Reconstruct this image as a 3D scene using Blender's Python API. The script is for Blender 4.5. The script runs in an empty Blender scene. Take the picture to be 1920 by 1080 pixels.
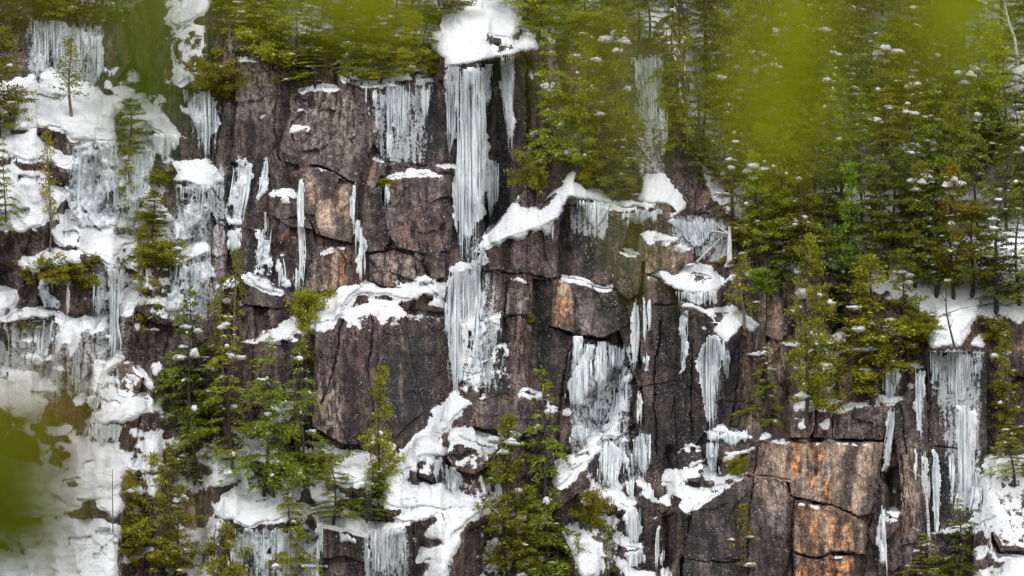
import bpy, math, random
import numpy as np
random.seed(7)
rng = np.random.default_rng(7)
S = bpy.context.scene
COL = S.collection

# ------------------------------------------------------------------ camera, sky, sun, exposure
DIST, ZC, PPM = 400.0, 26.0, 25.0      # camera to cliff (m), camera height (m), reference pixels (of 1920) per metre at the cliff
cam_d = bpy.data.cameras.new('camera'); cam = bpy.data.objects.new('camera', cam_d); COL.objects.link(cam)
cam.location = (0, -DIST, ZC); cam.rotation_euler = (math.radians(90), 0, 0)
cam_d.sensor_width = 36; cam_d.lens = 36 * DIST / (1920 / PPM); cam_d.clip_end = 5000; cam_d.clip_start = .1
cam_d.dof.use_dof = True; cam_d.dof.focus_distance = DIST - 1; cam_d.dof.aperture_fstop = 2.3
S.camera = cam
SUN_EL, SUN_AZ = 50, -52               # degrees; azimuth measured from the camera's side towards its left
w = bpy.data.worlds.new('World'); S.world = w; w.use_nodes = True
nt = w.node_tree; bg = nt.nodes['Background']
sky = nt.nodes.new('ShaderNodeTexSky'); sky.sky_type = 'NISHITA'; sky.sun_disc = False
sky.sun_elevation = math.radians(SUN_EL); sky.sun_rotation = math.radians(180 + SUN_AZ)
sky.dust_density = 4; sky.air_density = 1
hs = nt.nodes.new('ShaderNodeHueSaturation'); hs.inputs['Saturation'].default_value = .22
nt.links.new(sky.outputs[0], hs.inputs['Color']); nt.links.new(hs.outputs[0], bg.inputs[0]); bg.inputs[1].default_value = .115
sd = bpy.data.lights.new('sun', 'SUN'); sd.energy = 1.5; sd.angle = math.radians(20); sd.color = (1, .97, .93)
so = bpy.data.objects.new('sun', sd); COL.objects.link(so)
so.rotation_euler = (math.radians(90 - SUN_EL), 0, math.radians(SUN_AZ))
S.view_settings.view_transform = 'Standard'; S.view_settings.look = 'None'
S.view_settings.exposure = 0.56; S.view_settings.gamma = 1
S.cycles.max_bounces = 5; S.cycles.diffuse_bounces = 3; S.cycles.transparent_max_bounces = 12
S.cycles.use_adaptive_sampling = False

# ------------------------------------------------------------------ numpy helpers
def P(s): return [tuple(float(c) for c in p.split(',')) for p in s.split()]
_p = rng.integers(0, 2**31, 65536).astype(np.int64)
def _h(i, j, seed):
    k = (i * 73856093 ^ j * 19349663 ^ (seed * 83492791 + 12345)) & 0xFFFF
    return (_p[k] & 0xFFFFF) / float(0xFFFFF)
def vnoise(x, y, seed):
    xi = np.floor(x).astype(np.int64); yi = np.floor(y).astype(np.int64)
    fx = x - xi; fy = y - yi
    fx = fx * fx * fx * (fx * (fx * 6 - 15) + 10); fy = fy * fy * fy * (fy * (fy * 6 - 15) + 10)
    a = _h(xi, yi, seed); b = _h(xi + 1, yi, seed); c = _h(xi, yi + 1, seed); d = _h(xi + 1, yi + 1, seed)
    return (a + (b - a) * fx) * (1 - fy) + (c + (d - c) * fx) * fy - .5
def fbm(x, y, octv, seed):
    r = 0; amp = 1.; tot = 0
    for o in range(octv):
        r = r + amp * vnoise(x * 2**o, y * 2**o, seed + o * 17); tot += amp; amp *= .52
    return 2 * r / tot
def voro(x, y, seed):
    xi = np.floor(x).astype(np.int64); yi = np.floor(y).astype(np.int64)
    f1 = np.full(x.shape, 9.); f2 = np.full(x.shape, 9.)
    ci = np.zeros(x.shape, np.int64); cj = np.zeros(x.shape, np.int64); cx = np.zeros(x.shape); cy = np.zeros(x.shape)
    for dj in (-1, 0, 1):
        for di in (-1, 0, 1):
            i = xi + di; j = yi + dj
            px = i + .15 + .7 * _h(i, j, seed); py = j + .15 + .7 * _h(i, j, seed + 1)
            d = np.hypot(x - px, y - py)
            m = d < f1
            f2 = np.where(m, f1, np.minimum(f2, d)); f1 = np.where(m, d, f1)
            ci = np.where(m, i, ci); cj = np.where(m, j, cj); cx = np.where(m, x - px, cx); cy = np.where(m, y - py, cy)
    return f2 - f1, cx, cy, _h(ci, cj, seed + 2) - .5, _h(ci, cj, seed + 3) - .5, _h(ci, cj, seed + 4) - .5
def blur1(A, r, ax):
    if r < 1: return A
    pad = [(0, 0), (0, 0)]; pad[ax] = (r + 1, r)
    c = np.cumsum(np.pad(A, pad, mode='edge'), axis=ax); n = A.shape[ax]
    return (np.take(c, np.arange(2 * r + 1, 2 * r + 1 + n), ax) - np.take(c, np.arange(0, n), ax)) / (2 * r + 1)
def blur(A, r, ry=None):
    A = A.astype(float)
    for _ in range(2): A = blur1(blur1(A, r, 1), r if ry is None else ry, 0)
    return A
def sst(a, b, x):
    t = np.clip((x - a) / (b - a), 0, 1); return t * t * (3 - 2 * t)

STEP = 2.0
us = np.arange(-150, 2071, STEP); vs = np.arange(-150, 1231, STEP)
U, V = np.meshgrid(us, vs); NY, NX = U.shape
XM, ZM = (U - 960) / PPM, (540 - V) / PPM           # metres on the reference plane
WX = fbm(XM * .9, ZM * .9, 5, 101); WY = fbm(XM * .9, ZM * .9, 5, 202)
WX += .45 * fbm(XM * 4, ZM * 4, 3, 103); WY += .45 * fbm(XM * 4, ZM * 4, 3, 104)
WX2 = fbm(XM * .25, ZM * .25, 3, 303); WY2 = fbm(XM * .25, ZM * .25, 3, 404)
def inpoly(x, y, poly):
    r = np.zeros(x.shape, bool); n = len(poly)
    for k in range(n):
        (x0, y0), (x1, y1) = poly[k], poly[(k + 1) % n]
        if y0 == y1: continue
        c = ((y0 > y) != (y1 > y)) & (x < (x1 - x0) * (y - y0) / (y1 - y0) + x0)
        r ^= c
    return r
def pmask(poly, amp=6.):
    M = np.zeros(U.shape, bool); xs = [p[0] for p in poly]; ys = [p[1] for p in poly]; g = amp * 1.5 + 4
    a = max(0, int((min(xs) - g + 150) / STEP)); b = min(NX, int((max(xs) + g + 150) / STEP) + 1)
    c = max(0, int((min(ys) - g + 150) / STEP)); d = min(NY, int((max(ys) + g + 150) / STEP) + 1)
    if b <= a or d <= c: return M
    s = (slice(c, d), slice(a, b))
    M[s] = inpoly(U[s] + amp * WX[s], V[s] + amp * WY[s], poly)
    return M
def pwin(poly, amp=6., marg=36):
    xs = [p[0] for p in poly]; ys = [p[1] for p in poly]
    a = max(0, int((min(xs) + 150) / STEP) - marg); b = min(NX, int((max(xs) + 150) / STEP) + marg)
    c = max(0, int((min(ys) + 150) / STEP) - marg); d = min(NY, int((max(ys) + 150) / STEP) + marg)
    s = (slice(c, d), slice(a, b)); return s, inpoly(U[s] + amp * WX[s], V[s] + amp * WY[s], poly)
def world(u, v, D):
    k = (DIST + D) / DIST
    return np.stack([(u - 960) / PPM * k, D, ZC + (540 - v) / PPM * k], -1)
def linedist(pts):
    R = np.full(U.shape, 1e3)
    for (x0, y0), (x1, y1) in zip(pts, pts[1:]):
        a = max(0, int((min(x0, x1) - 20 + 150) / STEP)); b = min(NX, int((max(x0, x1) + 20 + 150) / STEP))
        c = max(0, int((min(y0, y1) - 20 + 150) / STEP)); d = min(NY, int((max(y0, y1) + 20 + 150) / STEP))
        if b <= a or d <= c: continue
        s = (slice(c, d), slice(a, b)); ux = U[s] + 5 * WX[s]; vy = V[s] + 5 * WY[s]
        dx, dy = x1 - x0, y1 - y0; t = np.clip(((ux - x0) * dx + (vy - y0) * dy) / (dx * dx + dy * dy + 1e-6), 0, 1)
        R[s] = np.minimum(R[s], np.hypot(ux - x0 - t * dx, vy - y0 - t * dy))
    return R

# ------------------------------------------------------------------ object helpers
def tag(o, label=None, cat=None, group=None, kind=None):
    if label: o['label'] = label
    if cat: o['category'] = cat
    if group: o['group'] = group
    if kind: o['kind'] = kind
    return o
def empty(name, loc):
    o = bpy.data.objects.new(name, None); COL.objects.link(o); o.location = loc; o.empty_display_size = .3; return o
def mesh(name, verts, faces, mat, smooth=True):
    verts = np.asarray(verts, float); me = bpy.data.meshes.new(name)
    fl = [np.asarray(f, np.int64) for f in (faces if isinstance(faces, list) else [faces]) if len(f)]
    loops = np.concatenate([f.ravel() for f in fl]); tot = np.concatenate([np.full(len(f), f.shape[1]) for f in fl])
    me.vertices.add(len(verts)); me.vertices.foreach_set('co', verts.ravel())
    me.loops.add(len(loops)); me.loops.foreach_set('vertex_index', loops.astype(np.int32))
    me.polygons.add(len(tot)); me.polygons.foreach_set('loop_start', (np.cumsum(tot) - tot).astype(np.int32))
    try: me.polygons.foreach_set('loop_total', tot.astype(np.int32))
    except Exception: pass
    me.polygons.foreach_set('use_smooth', np.full(len(tot), smooth))
    me.update(calc_edges=True); me.validate()
    if mat: me.materials.append(mat)
    return me
def link(name, me, parent=None, loc=None):
    o = bpy.data.objects.new(name, me); COL.objects.link(o)
    if parent: o.parent = parent
    if loc is not None: o.location = loc
    return o
def centred(name, me, parent=None):
    """origin at the mesh's own middle bottom, geometry unchanged in place"""
    co = np.empty(len(me.vertices) * 3); me.vertices.foreach_get('co', co); co = co.reshape(-1, 3)
    c = (co.max(0) + co.min(0)) / 2; c[2] = co[:, 2].min()
    if parent is None:
        me.vertices.foreach_set('co', (co - c).ravel()); o = link(name, me, None, c)
    else:
        me.vertices.foreach_set('co', (co - np.array(parent.location)).ravel()); o = link(name, me, parent)
    me.update(); return o
def region(name, M, front, back, mat, attrs=None, s=(slice(None), slice(None)), smooth=True):
    """closed-edged solid cut from the grid: front sheet plus walls going back into what lies behind it"""
    U_, V_ = U[s], V[s]
    cm = M[:-1, :-1] & M[1:, :-1] & M[:-1, 1:] & M[1:, 1:]
    if not cm.any(): return None
    used = np.zeros(M.shape, bool)
    used[:-1, :-1] |= cm; used[1:, :-1] |= cm; used[:-1, 1:] |= cm; used[1:, 1:] |= cm
    idx = -np.ones(M.shape, np.int64); n = used.sum(); idx[used] = np.arange(n)
    vf = world(U_[used], V_[used], front[used]); vb = world(U_[used], V_[used], back[used])
    i, j = np.nonzero(cm); A, B, C, E = idx[i, j], idx[i + 1, j], idx[i + 1, j + 1], idx[i, j + 1]
    q = [np.stack([A, B, C, E], 1)]
    pc = np.pad(cm, 1)
    for (di, dj, a, b) in ((0, -1, B, A), (0, 1, E, C), (-1, 0, A, E), (1, 0, C, B)):
        e = ~pc[i + 1 + di, j + 1 + dj]; a1, b1 = a[e], b[e]
        q.append(np.stack([b1, a1, a1 + n, b1 + n], 1)[:, ::-1])
    me = mesh(name, np.concatenate([vf, vb]), np.concatenate(q), mat, smooth)
    for k, arr in (attrs or {}).items():
        at = me.attributes.new(k, 'FLOAT', 'POINT'); at.data.foreach_set('value', np.tile(arr[s][used], 2).astype(np.float32))
    return me
def tube(pts, rad, sides=6, cap=True):
    pts = np.asarray(pts, float); n = len(pts); rad = np.broadcast_to(np.asarray(rad, float), (n,))
    t = np.gradient(pts, axis=0); t /= np.linalg.norm(t, axis=1, keepdims=True) + 1e-9
    ref = np.where(abs(t[:, :1]) > .9, np.array([[0, 1., 0]]), np.array([[1., 0, 0]]))
    a = np.cross(t, ref); a /= np.linalg.norm(a, axis=1, keepdims=True) + 1e-9; b = np.cross(t, a)
    ang = np.arange(sides) * 2 * math.pi / sides
    v = (pts[:, None] + rad[:, None, None] * (a[:, None] * np.cos(ang)[None, :, None] + b[:, None] * np.sin(ang)[None, :, None])).reshape(-1, 3)
    i = np.arange(n - 1)[:, None] * sides; k = np.arange(sides)[None]; k2 = (k + 1) % sides
    f = np.stack([i + k, i + k2, i + sides + k2, i + sides + k], -1).reshape(-1, 4)
    return v, f
class MB:
    def __init__(s): s.v = []; s.f = []; s.n = 0
    def add(s, v, f): s.v.append(v); s.f.append(np.asarray(f) + s.n); s.n += len(v)
    def mesh(s, name, mat, smooth=True): return mesh(name, np.concatenate(s.v), s.f, mat, smooth)

# ------------------------------------------------------------------ materials
def newmat(name):
    m = bpy.data.materials.new(name); m.use_nodes = True; t = m.node_tree; t.nodes.clear()
    out = t.nodes.new('ShaderNodeOutputMaterial'); return m, t, out
class NB:
    def __init__(s, t): s.t = t
    def n(s, ty, ins=None, **kw):
        x = s.t.nodes.new('ShaderNode' + ty)
        for k, v in kw.items(): setattr(x, k, v)
        for k, v in (ins or {}).items(): s.set(x.inputs[k], v)
        return x
    def set(s, i, v):
        if isinstance(v, bpy.types.NodeSocket): s.t.links.new(v, i)
        elif isinstance(v, bpy.types.Node): s.t.links.new(v.outputs[0], i)
        else:
            if i.type == 'RGBA' and len(v) == 3: v = (*v, 1)
            i.default_value = v
    def math(s, op, a, b=0., c=0., clamp=False): return s.n('Math', {0: a, 1: b, 2: c}, operation=op, use_clamp=clamp).outputs[0]
    def mix(s, f, a, b, blend='MIX'):
        x = s.n('Mix', data_type='RGBA', blend_type=blend); s.set(x.inputs[0], f); s.set(x.inputs[6], a); s.set(x.inputs[7], b); return x.outputs[2]
    def mapr(s, v, a, b, c=0., d=1.): return s.n('MapRange', {0: v, 1: a, 2: b, 3: c, 4: d}, interpolation_type='SMOOTHSTEP').outputs[0]
    def pos(s): return s.n('NewGeometry').outputs['Position']
    def noise(s, vec, scale, detail=4., rough=.55, sc3=None, dist=0.):
        if sc3: vec = s.n('Mapping', {'Vector': vec, 'Scale': sc3}).outputs[0]
        return s.n('TexNoise', {'Vector': vec, 'Scale': scale, 'Detail': detail, 'Roughness': rough, 'Distortion': dist}).outputs[0]
    def attr(s, name): return s.n('Attribute', attribute_name=name).outputs['Fac']
def rock_mat():
    m, t, out = newmat('rock'); b = NB(t); p = b.pos()
    big = b.noise(p, .16, 5.); mid = b.noise(p, .9, 6., .6); fine = b.noise(p, 5., 5., .65); streak = b.noise(p, 1., 5., .6, (1.1, 1.1, .07), .3)
    streak2 = b.noise(p, 1., 4., .6, (3.2, 3.2, .13)); speck = b.noise(p, 6.5, 3., .7); speck2 = b.noise(p, 2.6, 4., .75)
    grain = b.noise(p, 11., 4., .75); mid2 = b.noise(p, 2.3, 7., .7)
    c = b.mix(b.mapr(b.math('ADD', b.math('MULTIPLY', mid, .5), b.math('MULTIPLY', streak, .5)), .37, .62), (.024, .019, .019), (.118, .096, .089))
    c = b.mix(b.mapr(big, .42, .62, 0, .6), c, b.mix(b.mapr(streak, .35, .6), (.030, .019, .015), (.105, .066, .048)))
    c = b.mix(b.math('MULTIPLY', b.attr('tan'), b.mapr(streak, .34, .56, .3, .95)), c, b.mix(b.mapr(streak2, .35, .65), (.17, .135, .105), (.37, .285, .21)))
    c = b.mix(b.math('MULTIPLY', b.attr('orange'), b.mapr(b.math('ADD', b.math('MULTIPLY', streak, .6), b.math('MULTIPLY', mid2, .4)), .38, .54, .1, .95)), c, b.mix(b.mapr(mid2, .35, .65), (.16, .085, .042), (.37, .185, .08)))
    c = b.mix(b.math('MULTIPLY', b.attr('pale'), b.mapr(mid2, .36, .6, .15, .9)), c, (.165, .145, .13))
    band = b.noise(p, 1., 3., .55, (1.0, 1.0, .028), .25)
    c = b.mix(b.math('MULTIPLY', b.attr('tan'), b.mapr(band, .42, .50, .6, 0.)), c, (.042, .032, .034))
    c = b.mix(1., c, b.mix(b.mapr(band, .36, .62), (.58, .55, .57), (1.32, 1.3, 1.27)), 'MULTIPLY')
    # dark water stains and lichen
    c = b.mix(b.math('MULTIPLY', b.mapr(streak2, .48, .60, 0, .9), b.mapr(big, .34, .58, .25, 1)), c, (.012, .010, .011))
    wet = b.math('MULTIPLY', b.attr('wet'), b.mapr(b.math('ADD', b.math('MULTIPLY', streak, .6), b.math('MULTIPLY', mid, .4)), .67, .45, .2, 1))
    c = b.mix(wet, c, (.007, .006, .008))
    c = b.mix(1., c, b.mix(b.mapr(grain, .32, .68), (.52, .52, .53), (1.45, 1.42, 1.40)), 'MULTIPLY')
    c = b.mix(1., c, b.mix(b.mapr(mid2, .34, .66), (.55, .54, .54), (1.42, 1.42, 1.42)), 'MULTIPLY')
    c = b.mix(1., c, (1.62, 1.58, 1.58), 'MULTIPLY')
    c = b.mix(b.mapr(speck, .61, .68, 0, .4), c, (.27, .25, .235))
    c = b.mix(b.math('MULTIPLY', b.mapr(speck2, .60, .70, 0, .55), b.mapr(grain, .4, .6)), c, (.26, .24, .22))
    c = b.mix(b.mapr(b.noise(p, 3.4, 5., .75), .57, .66, 0, .75), c, (.012, .010, .010))
    # frost, verglas and wind-blown snow clinging to the rock
    nz = b.attr('up')
    ice = b.math('ADD', b.attr('ice'), b.math('MULTIPLY', b.math('SUBTRACT', streak2, .5), 2.2))
    icef = b.math('MULTIPLY', b.mapr(b.math('ADD', ice, b.math('MULTIPLY', b.math('SUBTRACT', fine, .5), 1.6)), .72, 1.05), b.mapr(b.attr('ice'), .02, .3))
    c = b.mix(b.math('MULTIPLY', icef, .7), c, b.mix(fine, (.38, .42, .47), (.85, .88, .9)))
    sn = b.math('ADD', b.math('MULTIPLY', nz, 1.0), b.math('MULTIPLY', b.math('SUBTRACT', b.noise(p, 1.7, 8., .72), .5), 1.25))
    sn = b.math('ADD', sn, b.math('MULTIPLY', b.attr('dust'), .60))
    sf = b.mapr(sn, .74, .82)
    flake = b.math('MULTIPLY', b.mapr(b.noise(p, 8.5, 2., .6), .635, .69, 0, .65), b.mapr(b.noise(p, .6, 4.), .42, .62, .12, 1))
    sf = b.math('MAXIMUM', sf, flake)
    c = b.mix(sf, c, (.86, .88, .91))
    rough = b.math('SUBTRACT', .9, b.math('MULTIPLY', b.attr('wet'), .42))
    h = b.math('ADD', b.math('MULTIPLY', fine, .4), b.math('MULTIPLY', mid, 1.0)); h = b.math('ADD', h, b.math('MULTIPLY', b.noise(p, 14., 3.), .25))
    bp = b.n('Bump', {'Height': h, 'Strength': .8, 'Distance': .25})
    pr = b.n('BsdfPrincipled', {'Base Color': c, 'Roughness': rough, 'Normal': bp.outputs[0], 'Specular IOR Level': .35})
    b.set(out.inputs[0], pr); return m
def snow_mat(name='snow', mottle=False):
    m, t, out = newmat(name); b = NB(t); p = b.pos()
    c = b.mix(b.noise(p, .8, 5.), (.78, .81, .86), (.88, .895, .92))
    deb = b.mapr(b.noise(p, 5., 5., .7), .665, .70, 0, .75); c = b.mix(b.math('MULTIPLY', deb, b.mapr(b.noise(p, .35, 3.), .5, .62)), c, (.12, .10, .08))
    h = b.math('ADD', b.math('MULTIPLY', b.noise(p, 1.6, 8., .68), 1.), b.math('MULTIPLY', b.noise(p, 9., 3.), .2))
    bp = b.n('Bump', {'Height': h, 'Strength': .8, 'Distance': .6})
    pr = b.n('BsdfPrincipled', {'Base Color': c, 'Roughness': .8, 'Normal': bp.outputs[0], 'Specular IOR Level': .2})
    b.set(out.inputs[0], pr); return m
def ice_mat(name, lo, hi, alpha, sc=3.2, tint=(.93, .965, .985)):
    """frozen water: white and grey-blue vertical streaks, clear between"""
    m, t, out = newmat(name); b = NB(t); p = b.pos()
    s1 = b.noise(p, 1., 5., .62, (sc, sc, .14), .2); s2 = b.noise(p, 1., 3., .6, (sc * 2.6, sc * 2.6, .3)); f = b.noise(p, 3.5, 6., .7)
    v = b.math('ADD', b.math('MULTIPLY', s1, .5), b.math('ADD', b.math('MULTIPLY', s2, .17), b.math('MULTIPLY', f, .33)))
    c = b.mix(b.mapr(v, lo, hi), (.56, .63, .69), tint)
    c = b.mix(b.mapr(b.math('ADD', b.math('MULTIPLY', b.noise(p, .55, 5., .65, (1, 1, .45)), .75), b.math('MULTIPLY', s2, .25)), .38, .54, .5, 0.), c, (.52, .61, .69))
    bp = b.n('Bump', {'Height': v, 'Strength': .6, 'Distance': .18})
    if alpha is None: c = b.mix(b.mapr(b.n('NewGeometry').outputs['Random Per Island'], .5, 1., 0, .7), c, (.58, .66, .72))
    pr = b.n('BsdfPrincipled', {'Base Color': c, 'Roughness': .28, 'Normal': bp.outputs[0], 'Specular IOR Level': .5, 'IOR': 1.31})
    tl = b.n('BsdfTranslucent', {'Color': (.85, .90, .91, 1)}); mx = b.n('MixShader', {0: .18, 1: pr, 2: tl})
    if alpha is None:
        mx = b.n('MixShader', {0: b.mapr(b.noise(p, 1., 4., .6, (4., 4., .4)), .34, .50, .5, 1.), 1: b.n('BsdfTransparent', {'Color': (.86, .91, .93, 1)}), 2: mx})
    if alpha is not None:
        tr = b.n('BsdfTransparent', {'Color': (.82, .88, .9, 1)})
        a = b.mapr(v, alpha[0], alpha[1], alpha[2], 1.)
        mx = b.n('MixShader', {0: a, 1: tr, 2: mx})
    b.set(out.inputs[0], mx); return m
def frost_mat():
    m, t, out = newmat('snowy_ice'); b = NB(t); p = b.pos()
    st = b.noise(p, 1., 5., .65, (2., 2., .35)); f = b.noise(p, 2.2, 8., .72); v = b.math('ADD', b.math('MULTIPLY', st, .4), b.math('MULTIPLY', f, .6))
    c = b.mix(b.mapr(v, .38, .52), (.20, .23, .27), (.60, .65, .70)); c = b.mix(b.mapr(v, .49, .56), c, (.86, .89, .92))
    bp = b.n('Bump', {'Height': v, 'Strength': .8, 'Distance': .3})
    pr = b.n('BsdfPrincipled', {'Base Color': c, 'Roughness': .5, 'Normal': bp.outputs[0], 'Specular IOR Level': .4})
    tr = b.n('BsdfTransparent', {'Color': (.8, .86, .88, 1)})
    mx = b.n('MixShader', {0: b.mapr(v, .36, .44, .25, 1.), 1: tr, 2: pr}); b.set(out.inputs[0], mx); return m
def leaf_mat(name, c1, c2, trans=.42):
    m, t, out = newmat(name); b = NB(t)
    oi = b.n('ObjectInfo'); ri = b.n('NewGeometry').outputs['Random Per Island']
    c = b.mix(ri, c1, c2); c = b.mix(b.noise(b.n('TexCoord').outputs['Object'], 1.1, 2.), b.mix(.5, c, c1), c)
    c = b.mix(1., c, oi.outputs['Color'], 'MULTIPLY')
    hsv = b.n('HueSaturation', {'Color': c, 'Value': b.mapr(oi.outputs['Random'], 0, 1, .8, 1.25)})
    d = b.n('BsdfPrincipled', {'Base Color': hsv, 'Roughness': .7, 'Specular IOR Level': .25}); tl = b.n('BsdfTranslucent', {'Color': hsv})
    b.set(out.inputs[0], b.n('MixShader', {0: trans, 1: d, 2: tl})); return m
def bark_mat(name, c1, c2, marks=0):
    m, t, out = newmat(name); b = NB(t); p = b.n('TexCoord').outputs['Object']
    c = b.mix(b.mapr(b.noise(p, 6., 5., .65, (1, 1, .3)), .35, .65), c1, c2)
    if marks: c = b.mix(b.mapr(b.noise(p, 7., 2., .5, (.3, .3, 2.)), .62, .66), c, (.04, .035, .03))
    b.set(out.inputs[0], b.n('BsdfPrincipled', {'Base Color': c, 'Roughness': .9})); return m
ROCK = rock_mat(); SNOW = snow_mat(); FROST = frost_mat()
ICE = ice_mat('ice', .27, .43, None); FILM = ice_mat('clear_ice', .38, .60, (.30, .60, .10))
ICE2 = ice_mat('grey_ice', .32, .48, (.36, .50, .38), 3.)
HEM = leaf_mat('hemlock_needles', (.115, .15, .02), (.34, .355, .05)); CED = leaf_mat('cedar_scales', (.13, .16, .024), (.36, .37, .055))
SPR = leaf_mat('spruce_needles', (.09, .115, .024), (.25, .27, .048)); NEAR = leaf_mat('near_foliage', (.20, .25, .006), (.34, .39, .012), .5)
BARK = bark_mat('bark', (.03, .024, .02), (.09, .075, .06)); PALEBARK = bark_mat('pale_bark', (.10, .08, .065), (.24, .21, .18)); BIRCH = bark_mat('birch_bark', (.55, .52, .48), (.75, .72, .68), 1)
TREESNOW = snow_mat('branch_snow')

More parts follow.
